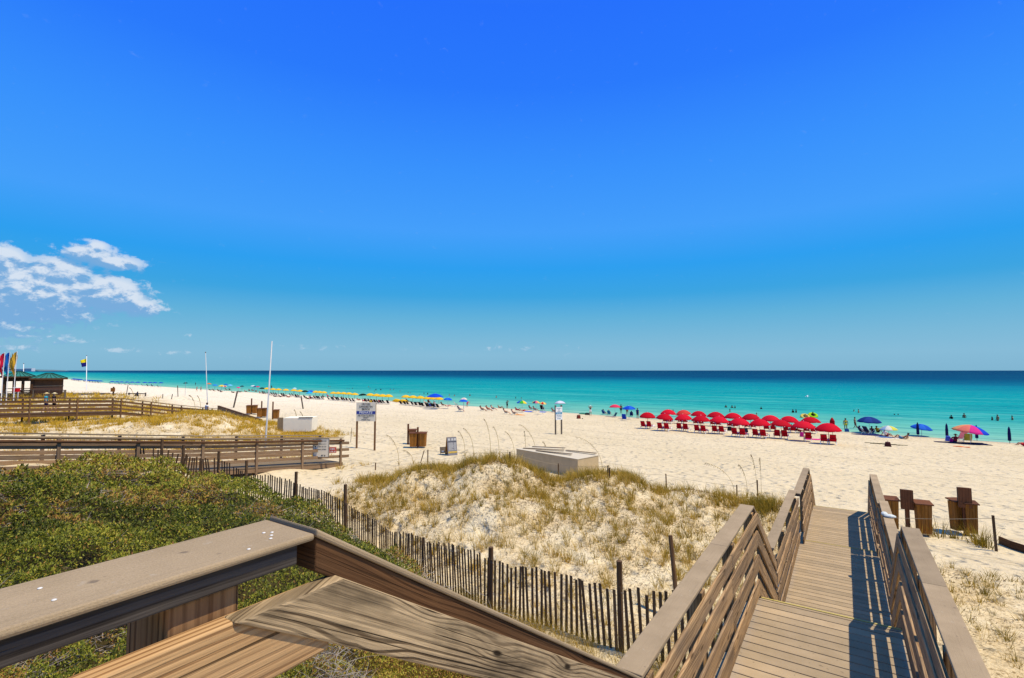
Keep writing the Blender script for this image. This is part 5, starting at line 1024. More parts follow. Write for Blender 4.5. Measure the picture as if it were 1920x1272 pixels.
# red rental rows -------------------------------------------------------------
front = [(1214, 773.4, 31), (1246, 776, 32.5), (1281, 777, 33.5), (1314, 779.6, 34.5), (1348, 781, 35.5), (1386, 784, 37), (1424, 786, 38.5), (1464, 787.5, 40), (1506, 790, 44), (1552.5, 793.6, 45)]
rear = [(1253, 768, 30), (1281, 769, 29), (1310, 771, 31), (1342, 772.5, 32), (1374, 774.4, 32.5), (1407, 776, 34), (1444, 778.6, 35), (1480, 780.5, 35.5), (1519, 782, 36)]
for row, lst in (('landward', front), ('seaward', rear)):
    for i, (px, pt, w) in enumerate(lst):
        faded = row == 'seaward' and i == 1
        lb = f'{"faded coral" if faded else "red"} parasol, {ORD[i]} of the {row} red row counting from the blue parasol end'
        o, (x, y, z, d) = parasol(lb, px, pt, w, [(226, 70, 62)] if faded else [random.choice([RED, (206, 4, 36), (228, 18, 50)])], 'red parasols set in two rows', h=1.95, H=.56, nn=8, tips=True, poleM=M_FARW, flat=2.0, tilt=(random.gauss(0, .05), random.gauss(0, .05)))
        for s, nm in ((-1, 'chair farther from the boardwalk'), (1, 'chair nearer the boardwalk')):
            if (row, i, s) in (('landward', 8, -1),): continue
            seat('red_lounger', RED2, f'red beach {nm} under the {ORD[i]} {row} red parasol', x + s * .36 + random.uniform(-.04, .04), y - .45 + random.uniform(-.1, .1), random.uniform(-.12, .12), 'red loungers in pairs under the red parasols', .92)
closed_parasol('rolled red parasol standing upright at the boardwalk end of the red rows', 1560, 783, 797, 8.5, (170, 8, 30))
# yellow rental rows ----------------------------------------------------------
YEL = (246, 200, 40)
def yellow(grp, desc, items):
    for i, (px, pt, w) in enumerate(items):
        o, (x, y, z, d) = parasol(f'yellow parasol, {ORD[i]} from the far end of the {desc}', px, pt, w, [YEL], grp, h=2.1, H=.46, nn=8, poleM=M_FARW, flat=1.7)
        for s, nm in ((-1, 'far side'), (1, 'near side')):
            seat('black_chair', (24, 22, 26), f'black chair, {nm}, under the {ORD[i]} yellow parasol of the {desc}', x + s * .55, y - .7 + random.uniform(-.15, .15), random.uniform(-.2, .2), 'black chairs under yellow parasols', 1.05)
yellow('yellow parasols in lines along the water', 'cluster by the tilted pole', [(500.5, 727, 12), (512, 728, 12.5), (522, 728.7, 12.5), (536, 729.5, 12.5), (551, 730, 13), (562, 731.2, 13)])
yellow('yellow parasols in lines along the water', 'trio beside the cyan parasol', [(592, 733, 13.5), (599, 733.4, 13.5), (607, 733.8, 13.5)])
yellow('yellow parasols in lines along the water', 'five before the green parasol', [(625, 735, 14), (634, 735.1, 14.5), (644, 735.5, 14.5), (654, 736, 15), (665, 737, 15)])
yellow('yellow parasols in lines along the water', 'four above the private sign', [(694, 737.8, 17), (706, 738.6, 17.5), (717, 739.4, 18), (728.5, 739.8, 18.5)])
yellow('yellow parasols in lines along the water', 'six before the blue canopy', [(761, 741, 18), (774, 741.8, 18.5), (788, 742.6, 19), (802, 743.7, 19), (813, 744.3, 19), (823, 745, 18)])
for px, pb, lb in ((745, 755, 'collapsed yellow parasol lying on the sand by the four above the sign'), (757, 756, 'collapsed yellow parasol lying on the sand by the six before the blue canopy')):
    x, y, z, d = G(px, pb); o = thing('fallen_parasol', lb, 'parasol', (x, y, z), YAW - .15); m = MB(); m.tube([(-1.25, 0, .30), (-.5, 0, .48), (.4, 0, .40), (1.2, 0, .14)], [.12, .42, .38, .05], 9); m.build('canopy', fabric(YEL), o, smooth=True); m = MB(); m.tube([(-1.2, 0, .3), (-2.0, .1, .1)], .03, 6); m.build('pole', M_FARW, o)
# single parasols --------------------------------------------------------------
SNG = [(491.5, 726.7, 11, [(14, 52, 40)], 'dark green parasol at the far end of the crowded yellow cluster'), (572, 731.8, 12.5, [(12, 55, 48)], 'dark green parasol tilted beside the royal blue one'), (582.5, 732, 12.5, [(22, 90, 215)], 'royal blue parasol over the cyan one'), (580, 734.6, 12.5, [(30, 180, 235)], 'cyan parasol low beneath the royal blue one'), (680, 738, 15.5, [(8, 48, 44)], 'dark green parasol between two yellow lines'),
 (552.5, 727.2, 8, [(190, 225, 235)], 'pale blue parasol behind the crowded yellow cluster'), (392, 718.5, 8.5, [(240, 125, 50)], 'orange parasol beside the white flagless pole'), (403, 721, 9.5, [(45, 140, 230)], 'sky blue parasol next to the orange one'), (415.5, 722.2, 11.5, [(245, 205, 40), (245, 225, 120)], 'yellow parasol next to the scarlet one'), (421, 723.2, 9, [(225, 40, 40), (240, 210, 200)], 'scarlet parasol overlapping the yellow one'), (423.5, 720, 7.5, [(30, 100, 205)], 'small blue parasol behind the scarlet one'), (431.5, 721.2, 9, [(120, 200, 245)], 'light blue parasol beyond the scarlet one'), (447, 725.8, 8, [(240, 30, 130)], 'hot pink parasol standing alone by the leaning rope post'), (454, 723.4, 7.5, [(30, 50, 60)], 'flat dark parasol past the hot pink one'), (474, 722.6, 9, [(205, 225, 230)], 'whitish parasol beside the navy one'), (477.5, 724.2, 6.5, [(30, 50, 130)], 'navy parasol between the whitish one and a magenta one'), (483.5, 724.2, 8, [(225, 45, 100)], 'magenta parasol near the dark green one'), (348, 717.5, 8, [(24, 60, 60)], 'dark teal parasol alone at the water edge far off'),
 (840, 745.8, 17, [(18, 95, 225), (30, 120, 235)], 'blue parasol next to the big blue canopy'), (869.8, 746, 14, [(225, 205, 190), (235, 225, 215)], 'pale beige parasol behind a blue one'), (869, 749.2, 17.5, [(18, 100, 225)], 'blue parasol in front of the pale beige one'), (979, 751.2, 22, [(20, 90, 210), (70, 190, 60), (240, 220, 60), (60, 170, 240)], 'blue, green and yellow striped parasol'), (1005, 751.8, 15.5, [(235, 120, 150), (240, 215, 110), (40, 60, 110)], 'pink, yellow and navy striped parasol'), (1017.5, 753.8, 15, [(215, 35, 40), (240, 225, 130)], 'red and cream striped parasol overlapping the pink striped one'), (1050, 752, 22.5, [(232, 232, 244), (215, 220, 236)], 'white parasol above the white notice sign'), (1153, 758.8, 22.5, [(238, 62, 100)], 'pink parasol near the row of red ones'), (1179, 761.2, 25, [(16, 80, 215), (28, 105, 230)], 'bright blue parasol between the pink and the red ones'),
 (1629, 781.8, 40, [(24, 56, 130), (36, 70, 150)], 'large navy parasol on a thin pole beside the wading pair'), (1666.5, 798.5, 31, [(235, 235, 225), (225, 225, 90), (160, 190, 220)], 'low white and lemon parasol beside sunbathers'), (1728.5, 795.5, 34, [(24, 90, 205), (40, 115, 225)], 'blue dotted parasol tilted behind a rolled one')]
for px, pt, w, cols, lb in SNG:
    h = 2.1
    if pt > 798: h = 1.35
    parasol(lb, px, pt, w, cols, None, h=h, pb=(819 if 'dotted' in lb else 821 if 'lemon' in lb else None), H=.46, nn=8, tilt=((-.10, .12) if 'dotted' in lb else (random.uniform(-.08, .08), random.uniform(-.08, .08))), poleM=M_METAL, flat=1.7)
parasol('rainbow striped parasol over the folded chairs and beach bags', 1818, 797, 53, [(165, 220, 60), (225, 225, 70), (245, 190, 70), (245, 165, 110), (240, 130, 110), (235, 55, 150), (28, 76, 215), (45, 180, 240)], None, h=1.95, H=.46, nn=8, tilt=(.10, .10), flat=1.7, rz=YAW)
o, L_ = parasol('large royal blue square canopy on a white pole over a seated group', 816, 738, 33, [(14, 80, 220), (20, 95, 232)], None, h=2.9, H=.36, nn=4, poleM=M_WHITEP, name='beach_canopy', flat=1.05, pole_w=.03)
for px, pt, pb, w, lb in ((1721.5, 792, 815, 4.6, 'rolled navy parasol in front of the blue dotted one'), (1776, 794, 818, 4.6, 'rolled navy parasol between the blue dotted and the rainbow one'), (1832, 797, 822, 4.8, 'rolled navy parasol just behind the rainbow one'), (1893.5, 800, 827, 5.0, 'rolled navy parasol standing alone, closest to the boardwalk side')):
    closed_parasol(lb, px, pt, pb, w, (22, 32, 92), 'rolled navy parasols by the water', pbase=pb + 5)
FB = [138.5, 143, 147, 151, 161.5, 167, 172.5, 178, 183.5, 188.5, 210.5, 219.7, 228, 238.6, 248, 258.6, 271.8, 282, 290.7, 301.6]
for i, px in enumerate(FB):
    pt = np.interp(px, [138, 190, 210, 302], [711.2, 714.2, 715.0, 716.9]); nm = f'{ORD[i]} of the far line, before the gap' if i < 10 else f'{ORD[i - 10]} after the gap in the far line'
    v = ray(px, pt); dd = np.arange(60, 1500, .5); k = int(np.argmax(shore(v[0] * dd) - v[1] * dd < 7)); fx_, fy_ = float(v[0] * dd[k]), float(v[1] * dd[k]); fz_ = gz(fx_, fy_); hh = min(2.6, max(1.7, 8 + float(v[2] * dd[k]) - fz_))
    o, (x, y, z, d) = parasol(f'distant blue parasol, {nm}, from the huts', px, pt, 9, [(26, 84, 190)], 'distant blue parasols along the water', h=hh, H=.40, poleM=M_WHITEP, loc=(fx_, fy_, fz_, float(dd[k])))
    seat('navy_chair', (26, 34, 60), f'distant dark beach chair under the blue parasol {nm}', x, y - 1.0, random.uniform(-.3, .3), 'distant chairs under blue parasols', 1.3)
# ------------------------------------------------------------------ people on the sand and in the water
NV, BK, RD, PK, WH, TQ, YL, GN = (28, 40, 90), (22, 22, 26), (200, 30, 50), (225, 70, 130), (235, 235, 235), (40, 170, 190), (225, 200, 50), (40, 120, 70)
sea_rz = math.pi * 0
def P_(label, ps, px, pb, facing=0.0, **kw):
    x, y, z, d = G(px, pb); return person(label, ps, (x, y, z), facing, **kw)
P_('person in shallow water facing the sea with arms held away, in yellow swimsuit', 'stand', 1586, 806.5, .1, skin='tan', bottom=('brief', YL), top=('bra', YL), sink=.15)
P_('bare chested person in dark red shorts wading beside the navy parasol', 'walk', 1603.5, 803.5, -1.4, skin='tan', bottom=('shorts', (110, 20, 45)), sink=.18)
P_('person in white cap and shorts standing with hands at the face near the waterline', 'hands_up', 1107, 780, .4, skin='tan', bottom=('shorts', WH), top=('bra', (70, 60, 80)), hat=WH)
P_('bare backed person standing between the pink and bright blue parasols', 'stand', 1164.5, 776, .2, skin='brown', bottom=('shorts', BK))
P_('person in navy shirt standing at the end of the red parasol rows', 'stand', 1195.5, 786, -.3, skin='tan', bottom=('shorts', NV), top=('top', (20, 36, 110)))
P_('person standing under the bright blue parasol in a rust swimsuit', 'arm_bent', 1176, 780, .3, skin='tan', bottom=('brief', (150, 60, 40)), top=('bra', (150, 60, 40)), hair='brown')
P_('person in grey shirt standing at the water edge past the striped parasols', 'arm_bent', 951, 766.5, 0, skin='brown', bottom=('shorts', BK), top=('top', (110, 130, 120)))
P_('sunburnt person in red shorts walking the far sand, nearer the white flagless pole', 'walk', 376.6, 734.5, 2.6, skin='fair', bottom=('shorts', BK), top=('top', RD))
P_('sunburnt person in red walking the far sand, farther from the white flagless pole', 'walk', 369, 734.5, 2.8, skin='fair', bottom=('shorts', RD), top=('top', RD))
P_('person in pink bending over at the blue parasol', 'bend', 876, 764, -1.6, skin='fair', bottom=('shorts', PK), top=('top', (235, 80, 110)), hair='blond')
P_('lone dark figure standing at the far water edge before the orange parasol', 'stand', 366.5, 723.3, 0, skin='brown', bottom=('shorts', BK))
P_('dark figure standing in shallows behind the crowded yellow cluster', 'stand', 509, 728.5, .2, skin='brown', bottom=('shorts', BK), sink=.3)
# pair on the far boardwalk
for px, lb, kw in ((85.5, 'person in sun hat and turquoise top walking the far boardwalk, nearer the picture edge', dict(top=('top', TQ), bottom=('shorts', NV), hat=(230, 205, 150))), (100.5, 'person in sun hat and black top walking the far boardwalk, nearer the flag pole', dict(top=('top', BK), bottom=('shorts', BK), hat=(235, 220, 175)))):
    b = at(px, 770, 40); X0 = -53.95; r_ = ray(px, 765); d = X0 / r_[0]; p = CAM + r_ * d; zd = float(np.interp(p[1], [-4, 9, 17.3, 21.5], [5.05, 4.72, 4.35, 3.55])); person(lb, 'walk', (p[0], p[1], zd + .002), -.2, skin='fair', scale=.93, **kw)
r_ = ray(388, 764); p = CAM + r_ * (-53.95 / r_[0]); person('person in a white shirt descending the far boardwalk by the white pole', 'stand', (p[0], p[1], float(np.interp(p[1], [9, 17.3, 21.5, 25.5, 27], [4.72, 4.35, 3.55, 2.9, 2.6])) + .002), .1, skin='tan', bottom=('shorts', GN), top=('top', WH), hair='brown')
# groups with chairs, in order along the beach
def on_chair(label, px, pb, col, rz, clabel, kind='low_chair', **kw):
    x, y, z, d = G(px, pb); seat(kind, col, clabel, x, y, rz, 'low beach chairs', 1.0); return person(label, 'chair', (x + .10 * math.sin(rz) * -1, y + .12 * math.cos(rz), z - .13), rz, **kw)
on_chair('person in a blue shirt reading in a blue chair near the pink parasol', 1132, 777.5, (24, 70, 150), -.2, 'blue beach chair holding the reader in a blue shirt', skin='fair', top=('top', (30, 80, 160)), bottom=('shorts', NV))
on_chair('blond person in a teal chair beside the reader in blue', 1142, 778.5, (30, 110, 160), .1, 'teal beach chair beside the blue one near the pink parasol', skin='fair', top=('top', (90, 140, 170)), bottom=('shorts', WH), hair='blond')
x, y, z, d = G(1152.5, 783.5); seat('low_chair', (20, 95, 130), 'empty teal beach chair facing sideways below the pink parasol', x, y, 1.2, 'low beach chairs')
x, y, z, d = G(1170.5, 789); seat('low_chair', (20, 60, 190), 'empty bright blue beach chair on the open sand below the blue parasol', x, y, .2, 'low beach chairs', 1.15)
on_chair('person in a navy chair in front of the bright blue parasol', 1184, 781.5, (24, 34, 100), .3, 'navy beach chair in front of the bright blue parasol', skin='tan', bottom=('shorts', NV))
on_chair('person in red reclining near the white parasol', 1037, 774.5, (60, 20, 26), -.9, 'dark red beach chair by the white notice sign', skin='tan', top=('top', (150, 25, 45)), bottom=('shorts', BK))
on_chair('person in red seated under the pink striped parasol', 994, 769, (40, 24, 30), -.7, 'dark chair under the pink striped parasol', skin='tan', top=('top', RD), bottom=('shorts', BK))
on_chair('person in maroon seated beside the red and cream parasol', 1002, 771, (120, 24, 34), -1.0, 'maroon chair beside the red and cream parasol', skin='tan', top=('top', (130, 20, 40)), bottom=('shorts', (120, 20, 40)))
x, y, z, d = G(1017, 771); seat('low_chair', (24, 22, 24), 'empty black high backed chair by the red and cream parasol', x, y, .1, 'low beach chairs', 1.35)
P_('person reclining in crimson under the blue green striped parasol', 'prop', 971, 770, -1.3, skin='tan', bottom=('shorts', (150, 15, 50)), top=('top', (150, 15, 50)))
P_('person lying in red shorts beside the crimson recliner', 'lie', 981, 771.5, -1.2, skin='fair', bottom=('shorts', RD))
P_('sunbather propped on elbows at the waterline, past the striped parasol', 'prop', 938, 765.5, -1.3, skin='tan', bottom=('brief', BK))
on_chair('person in dark swimsuit reclining, farther of two on open sand', 947, 777, (30, 30, 40), -1.1, 'dark folding chair on open sand, farther of two', skin='fair', bottom=('shorts', BK), hair='dark')
on_chair('person in pink top reclining, nearer of two on open sand', 962, 778.5, (70, 60, 80), -1.0, 'grey folding chair on open sand, nearer of two', skin='fair', top=('bra', PK), bottom=('shorts', BK))
on_chair('person on a dark lounge chair, farthest of the trio beside a bag', 903, 771, (22, 22, 26), -1.2, 'dark chair farthest of the trio on open sand', skin='tan', bottom=('shorts', BK))
on_chair('person lounging in rust orange, middle of the trio', 914, 770.5, (150, 80, 60), -1.3, 'rust chair in the middle of the trio', skin='tan', bottom=('shorts', (190, 90, 60)), top=('bra', (190, 90, 60)))
on_chair('person in blue grey, last of the trio by the water', 923, 769.5, (60, 90, 120), -1.2, 'blue grey chair last of the trio by the water', skin='fair', bottom=('shorts', (50, 80, 120)))
on_chair('person in navy sitting alone with bent legs on open sand', 861, 771.5, (24, 34, 70), -1.1, 'navy chair standing alone on open sand', skin='fair', bottom=('shorts', WH), top=('top', NV))
x, y, z, d = G(855, 763); seat('low_chair', (170, 175, 165), 'pale sling chair turned sideways near the blue parasol pair', x, y, -1.0, 'low beach chairs', 1.25)
on_chair('person in dark red sitting upright under the big blue canopy', 804, 757, (90, 24, 30), .2, 'dark red chair under the big blue canopy', skin='tan', top=('top', (140, 40, 40)), bottom=('shorts', BK))
on_chair('person in pale top under the big blue canopy', 815.5, 762, (200, 190, 185), .1, 'pale chair under the big blue canopy', skin='fair', top=('top', (220, 205, 200)), bottom=('shorts', RD))
on_chair('person in black reclining at the edge of the blue canopy', 829, 762.5, (24, 24, 30), -1.0, 'black chair at the edge of the blue canopy', skin='tan', top=('top', BK), bottom=('shorts', BK))
P_('person stretched out under the smaller blue parasol', 'lie', 840.5, 762.5, -1.2, skin='fair', bottom=('brief', PK))
# under the navy and lemon parasols
on_chair('person with a sky blue towel over the shoulders below the navy parasol', 1615, 813.5, (30, 40, 90), -.9, 'dark blue chair below the navy parasol', skin='fair', top=('top', (110, 170, 225)), bottom=('shorts', NV))
x, y, z, d = G(1626, 815); seat('low_chair', (22, 34, 80), 'empty navy chair tilted below the navy parasol pole', x, y, -.7, 'low beach chairs', 1.15)
P_('person in a dark top sitting on the sand between the navy and lemon parasols', 'hug', 1635.5, 812.5, -.3, skin='tan', top=('top', (60, 30, 60)), bottom=('shorts', (60, 90, 150)))
P_('person in a mustard top sitting close to the lemon parasol', 'hug', 1645.5, 811.5, -.6, skin='tan', top=('top', (165, 125, 40)), bottom=('shorts', BK))
P_('person in a white shirt sitting in front of the lemon parasol', 'sit', 1661.5, 819, -.9, skin='tan', top=('top', (225, 215, 225)), bottom=('shorts', (120, 20, 50)))
P_('shirtless sunbather in blue shorts reclining with raised arm, nearest the boardwalk', 'prop', 1692, 823.5, 1.25, skin='tan', bottom=('shorts', (80, 130, 170)), scale=1.1)
P_('sunburnt person cut off by the picture edge on the sand', 'sit', 1922, 837.5, .8, skin='fair', bottom=('shorts', RD))
# at the rainbow parasol
x, y, z, d = G(1815, 831); seat('low_chair', (205, 195, 80), 'lime and orange striped beach chair under the rainbow parasol', x, y, 0, 'low beach chairs', 1.15)
x, y, z, d = G(1803, 828); seat('low_chair', (225, 130, 160), 'pink patterned beach chair beside the lime striped one', x, y, .4, 'low beach chairs', 1.25)
P_('person in a straw hat sitting in front of the pink patterned chair', 'hug', 1791, 829.5, .2, skin='tan', top=('top', (120, 30, 60)), bottom=('shorts', NV), hat=(60, 40, 30))
# red rows: guests
x, y, z, d = G(1489, 812); person('person in a black shirt seated between red loungers near the turquoise towel', 'chair', (x, y, z - .1), -1.1, skin='tan', top=('top', BK), bottom=('shorts', GN))
x, y, z, d = G(1497, 813); person('person in maroon lounging beside the one in a black shirt', 'chair', (x, y, z - .1), -1.2, skin='tan', top=('top', (90, 20, 40)), bottom=('shorts', (90, 20, 40)))
x, y, z, d = G(1393, 804); person('person lying back in a red lounger under the sixth landward red parasol', 'chair', (x, y, z), 0, skin='tan', bottom=('shorts', (60, 20, 90)), top=('top', (70, 30, 110)))
# guests under the yellow lines
r = random.Random(3)
for px, pb, lb in ((504, 744, 'in a pale top, far end of the crowded yellow cluster'), (516, 744.5, 'in maroon, under the crowded yellow cluster near the pole'), (526, 745, 'in red, centre of the crowded yellow cluster'), (533, 744, 'in white, behind the red one in the yellow cluster'), (541, 745.5, 'lounging in crimson on the sand before the yellow cluster'), (556, 745, 'with a dark umbrella shade by the yellow cluster end'), (571, 748.5, 'in black in front of the cyan parasol'), (577, 749, 'in olive in front of the cyan parasol'), (583, 748, 'in crimson beside the royal blue parasol'), (590, 747, 'in maroon under the yellow trio'), (605.5, 746, 'in black sitting alone past the yellow trio'), (614.5, 746, 'in hot pink sitting between two yellow lines'), (626.5, 748.5, 'in crimson lounging under five yellow parasols, far end'), (641, 749.5, 'in red lounging under five yellow parasols, near end'), (672.5, 751, 'in orange reclining by the dark green parasol'), (683, 753, 'in dark red under the dark green parasol'), (687, 754, 'in maroon beside the dark green parasol'), (703, 754.5, 'in rust under four yellow parasols'), (711, 755.5, 'in crimson at the near end of four yellow parasols'), (764, 756, 'in black at the far end of six yellow parasols'), (780, 757, 'lying low beneath six yellow parasols'), (796, 757, 'in pale pink at the near end of six yellow parasols')):
    c = {'pale': (225, 215, 205), 'maroon': (110, 20, 40), 'crimson': (170, 20, 45), 'red': RD, 'white': WH, 'black': BK, 'olive': (90, 95, 40), 'orange': (225, 110, 60), 'dark': (90, 16, 30), 'rust': (170, 80, 45), 'hot': PK}
    col = next((v for k, v in c.items() if k in lb.split(' ')[:4]), (60, 50, 70)); P_('sunbather ' + lb, r.choice(['chair', 'hug', 'prop']) if 'lying' not in lb else 'lie', px, pb, r.uniform(-1.2, .2), skin=r.choice(['tan', 'fair', 'brown']), top=('top', col), bottom=('shorts', tuple(int(v * .6) for v in col)), hair=r.choice(['dark', 'brown', 'blond']))
for px, pb, lb in ((394, 732.5, 'in rust beneath the orange parasol'), (400, 735, 'lying in black below the sky blue parasol'), (409, 735.5, 'propped in black before the yellow parasol'), (414, 736, 'stretched out in dark clothes before the scarlet parasol'), (424, 733.5, 'in olive under the scarlet parasol'), (430, 732, 'in black at the light blue parasol'), (437, 737, 'in navy by the leaning rope post'), (450, 736, 'in teal beneath the hot pink parasol'), (461, 735, 'in red before the whitish parasol'), (467, 733.5, 'in black beside the whitish parasol'), (474, 733, 'in navy at the navy parasol'), (480, 735, 'in red under the magenta parasol'), (487, 738, 'in black under the dark green parasol by the yellow cluster'), (493, 740.5, 'in grey lounging beyond the tall tilted pole')):
    P_('distant sunbather ' + lb, r.choice(['chair', 'prop', 'hug']), px, pb, r.uniform(-1.3, 1.0), skin=r.choice(['tan', 'fair']), top=('top', r.choice([BK, NV, RD, (60, 60, 64)]) if 'red' not in lb else RD), bottom=('shorts', BK), hair='dark')
# bathers -----------------------------------------------------------------------
def bather(label, px, pt, show=.5, **kw):          # the head top is seen at (px, pt); 'show' metres stand clear of the water
    v = ray(px, pt); d = (8 - show) / -v[2]; x, y = v[0] * d, v[1] * d; return person(label, 'stand', (x, y, show - 1.73), RNG.uniform(-2, 2), group='bathers in the sea', **kw), (x, y)
B = [(616, 723.5, .5, 'pair of wading figures beyond the yellow trio'.replace('pair of wading figures', 'pale bather')), (619, 724.3, .4, 'dark bather beyond the yellow trio'), (651, 728, .3, 'bather farthest from shore over five yellow parasols'), (655.5, 728.5, .25, 'small bather head over five yellow parasols'), (661, 727, .55, 'tall bather over the end of five yellow parasols'), (691, 724.2, .5, 'bather far out over the four yellow parasols'), (694, 728, .35, 'bather just landward of the far one over four yellow parasols'), (702, 732.5, .4, 'bather nearest shore over the four yellow parasols'), (705, 729.3, .6, 'upright bather over the four yellow parasols'), (714, 729, .6, 'sunburnt bather beside the upright one'), (732, 729.5, .5, 'bather beyond the last of four yellow parasols, farther'), (738, 729.5, .4, 'bather beyond the last of four yellow parasols, nearer'), (750, 732.5, .4, 'bather seaward of the collapsed yellow parasols'), (765.5, 735.2, .35, 'bather over the first of six yellow parasols'), (769.5, 736, .3, 'swimmer beside the one over six yellow parasols'), (787, 740, .3, 'bather close behind the six yellow parasols'), (795, 736, .6, 'bather left of the blue canopy'.replace('left of', 'beside')), (802, 736.3, .6, 'bather behind the peak of the blue canopy'), (842.5, 738.8, .6, 'bather over the smaller blue parasol'), (852, 739.8, .5, 'bather between the blue parasols'), (881, 739, .6, 'bather out beyond the person in pink'),
     (930.5, 742, .6, 'bather over the sunbather at the waterline'), (967, 744, .5, 'bather over the striped parasols, nearer of two'), (977.5, 745.2, .4, 'bather over the striped parasols, second of two'), (1361, 759.2, .6, 'bather far out over the red parasols, farther of a trio'), (1372.5, 760, .6, 'bather in the middle of the trio over the red parasols'), (1378, 760.8, .55, 'bather nearest the boardwalk in the trio over the red parasols'), (1368.5, 766.8, .55, 'lone bather close behind the red parasols'), (1418.5, 774, .5, 'bather just behind the seventh seaward red parasol'), (1427, 762.8, .5, 'bather beside a dark float over the red parasols'), (1486.5, 767.6, .65, 'bather of the close pair over the ninth red parasol, farther'), (1492.5, 767.6, .65, 'bather of the close pair over the ninth red parasol, nearer'), (1262, 768.2, .5, 'bather peeping over the first seaward red parasol'), (1601, 768.2, .35, 'swimmer stretched flat far out over the wading pair'), (1609.5, 767.6, .7, 'bather shoulder deep far out over the navy parasol'), (1677, 776, .2, 'small swimmer head far beyond the lemon parasol, farther'), (1684, 776, .2, 'small swimmer head far beyond the lemon parasol, nearer'), (1783.5, 778.2, .65, 'bather over the rolled parasols, standing alone'), (1807.5, 775, .8, 'bather with arms raised over the rainbow parasol'), (1860, 781.3, .6, 'bather of a close pair over the last rolled parasol, lower'), (1870, 777.5, 1.0, 'bather of a close pair over the last rolled parasol, taller'), (1897.5, 779.3, .75, 'bather nearest the picture edge')]
for px, pt, sh, lb in B: bather('dark wet ' + lb if not lb.startswith(('pale', 'sunburnt', 'dark')) else lb, px, pt, sh, skin=random.choice(['brown', 'tan']), bottom=None, top=random.choice([None, None, ('top', BK)]))
# floats
def ring_float(label, x, y, col, R=.5, r=.17):
    m = MB(); N, K = 18, 8; V = []; Fs = []
    for i in range(N):
        a = 2 * math.pi * i / N
        for j in range(K): b = 2 * math.pi * j / K; V.append(((R + r * math.cos(b)) * math.cos(a), (R + r * math.cos(b)) * math.sin(a), r * math.sin(b)))
    for i in range(N):
        for j in range(K): Fs.append((i * K + j, ((i + 1) % N) * K + j, ((i + 1) % N) * K + (j + 1) % K, i * K + (j + 1) % K))
    m._add(V, Fs, [[(0, 0)] * 4] * len(Fs)); o = m.build('swim_ring', fabric(col), smooth=True); o.location = (x, y, .10); o.rotation_euler = (.5, .2, 0); tag(o, label, 'swim ring'); return o
q, (x, y) = bather('bather sitting in the lime swim ring behind the red parasols', 1524, 772.2, .95, skin='brown', top=('top', BK)); o = ring_float('lime green swim ring around a bather behind the red parasols', x, y, (170, 225, 30), .55, .24); o.location.z = .28
q, (x, y) = bather('bather lying in the yellow swim ring behind the red parasols', 1509.5, 776.8, .6, skin='tan'); o = ring_float('pale yellow swim ring around a bather behind the red parasols', x, y, (235, 205, 100), .55, .22); o.location.z = .14
# gull skimming the water
v = ray(1513, 744.5); p = CAM + v * 118; m = MB(); m.ball((0, 0, 0), (.13, .34, .12), 8, 6); m.ball((0, .34, .06), (.075, .10, .075), 8, 5); m.beam((0, .42, .055), (0, .52, .045), .03, .025); m.hexa([(-.06, -.25, .0), (.06, -.25, 0), (.06, -.25, .03), (-.06, -.25, .03), (-.11, -.52, .02), (.11, -.52, .02), (.11, -.52, .04), (-.11, -.52, .04)])
g_ = m.build('gull', M_WHITEP, smooth=True); g_.location = tuple(p); g_.rotation_euler = (0, 0, 1.2); tag(g_, 'white gull flying low over the turquoise water', 'bird')
for s in (-1, 1): m = MB(); m.hexa([(s * .08, -.12, .05), (s * .08, .16, .05), (s * .08, .16, .075), (s * .08, -.12, .075), (s * .46, -.05, .33), (s * .46, .14, .33), (s * .46, .14, .35), (s * .46, -.05, .35)]); m.hexa([(s * .461, -.05, .33), (s * .461, .14, .33), (s * .461, .14, .35), (s * .461, -.05, .35), (s * .80, -.16, .42), (s * .80, -.12, .42), (s * .80, -.12, .43), (s * .80, -.16, .43)]); m.build('wing', M_WHITEP, g_)
# bags, boards and towels lying about
def towel(label, px, pb, w, l, col, rz=0.0, stripes=None):
    x, y, z, d = G(px, pb); o = thing('beach_towel', label, 'towel', (x, y, z), rz); m = MB(); N = 8
    for i in range(N):
        a, b = -l / 2 + l * i / N, -l / 2 + l * (i + 1) / N; h = lambda t: .05 + .02 * math.sin(t * 9)
        m.hexa([(-w / 2, a, h(a) - .03), (w / 2, a, h(a) - .03), (w / 2, a, h(a)), (-w / 2, a, h(a)), (-w / 2, b, h(b) - .03), (w / 2, b, h(b) - .03), (w / 2, b, h(b)), (-w / 2, b, h(b))], mi=(i % 2 if stripes else 0), tint=.5)
    m.build('cloth', [cloth(col)] + ([cloth(stripes)] if stripes else []), o); return o
towel('hot pink towel spread on the sand beside the last landward red parasol', 1524, 824.5, 1.4, 1.1, (225, 20, 140), .3)
towel('turquoise and white striped towel draped low near the ninth landward red parasol', 1511, 812, 1.1, .9, (40, 150, 170), .2, (230, 235, 235))
towel('orange mat lying beside the two recliners on open sand', 974, 778.5, .9, 2.2, (235, 150, 60), 1.2); towel('royal blue towel under the pink striped parasol', 990, 772.5, 1.4, 1.6, (25, 90, 210), .3); towel('pale blue towel beneath the empty black high backed chair', 1017, 773.5, 1.2, 1.8, (70, 120, 200), .3)
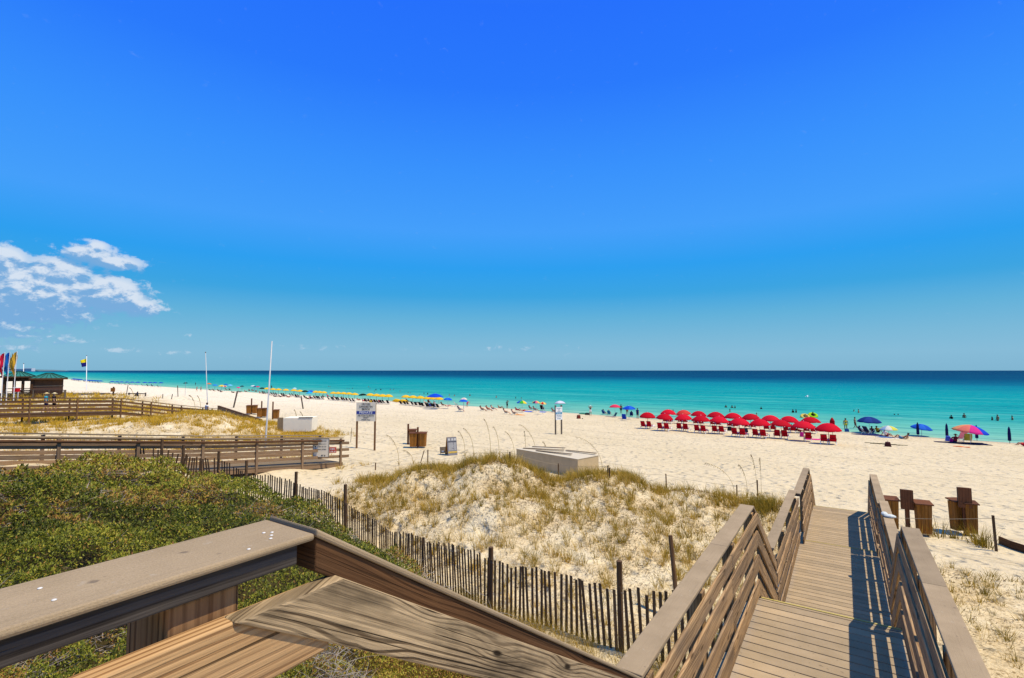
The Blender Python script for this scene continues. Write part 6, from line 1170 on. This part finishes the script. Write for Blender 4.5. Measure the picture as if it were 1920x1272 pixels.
towel('white sheet spread between the sunbather in blue shorts and the lemon parasol', 1668, 821.5, 1.4, 2.2, (232, 232, 240), 1.1); towel('navy blanket under the seated group below the navy parasol', 1630, 816.5, 3.0, 2.0, (28, 36, 84), .5); towel('dark blue blanket below the rainbow parasol', 1805, 832.5, 4.2, 1.8, (20, 24, 60), .3); towel('orange flat board lying on sand in front of the rainbow parasol', 1803, 838.5, .5, 1.2, (235, 130, 70), 1.2)
def bag(label, px, pb, w, h, col):
    x, y, z, d = G(px, pb); o = thing('beach_bag', label, 'bag', (x, y, z), random.uniform(0, 3)); m = MB(); m.hexa([(-w / 2, -w * .3, 0), (w / 2, -w * .3, 0), (w / 2, w * .3, 0), (-w / 2, w * .3, 0), (-w * .42, -w * .2, h), (w * .42, -w * .2, h), (w * .42, w * .2, h), (-w * .42, w * .2, h)]); m.build('body', cloth(col), o, bevel=.05); m = MB(); m.tube([(-w * .25, 0, h * .95), (-w * .15, 0, h * 1.3), (w * .15, 0, h * 1.3), (w * .25, 0, h * .95)], .015, 5); m.build('handle', M_DARKW, o)
bag('brown backpack sitting alone on open sand', 1085, 785.5, .6, .55, (110, 50, 40)); bag('small dark bag beside the brown backpack', 1092, 786, .3, .12, (50, 45, 40)); bag('dark bag at the feet of the person in white shorts', 1101, 778.5, .8, .35, (30, 34, 40)); bag('green and teal bundle at the waterline near the person in white shorts', 1092, 777.3, 1.2, .2, (40, 110, 90))
bag('large blue beach bag under the rainbow parasol', 1778, 827.5, .8, .55, (70, 90, 190)); bag('magenta ball shaped bag below the rainbow parasol', 1784, 830, .5, .42, (200, 30, 130)); bag('magenta cooler bag beside the hot pink towel', 1503.5, 819.5, .4, .5, (215, 40, 140)); bag('blue sand bucket at the edge of the water by the wading pair', 1588, 810, .5, .38, (30, 80, 150)); bag('blue cooler under the big blue canopy', 804.5, 763, 1.1, .65, (24, 40, 130)); bag('dark clump of wet gear on the sand near the lemon parasol', 1665, 837.5, .9, .4, (70, 34, 36)); bag('black rucksack behind the sixth landward red parasol chairs', 1368, 808.5, .5, .5, (26, 28, 34)); bag('dark navy holdall beside the seventh landward chairs', 1398, 811, .55, .5, (22, 26, 50)); bag('yellow pouch perched above the private beach sign panel on the sand beyond', 695, 757, .6, .7, (190, 150, 40))
for px, pb in ((1640, 832.5), (1655, 833.5)):
    x, y, z, d = G(px, pb); m = MB()
    for i in range(7): a = i * .55 + px; m.tube([(x + math.cos(a) * .9 * (i % 3) / 2 - .8 + .3 * i, y + math.sin(a) * .1, z + .03), (x + .35 * i - .5, y + .1 * math.sin(a), z + .06), (x + .35 * i - .2, y + .2 * math.cos(a), z + .03)], .03, 5)
    tag(m.build('seaweed', plain('dry_weed', (.13, .12, .06), .9, .1, .4, 4)), 'strand of dark seaweed on the sand, ' + ('farther from' if px < 1645 else 'closer to') + ' the dark clump of gear', 'seaweed')
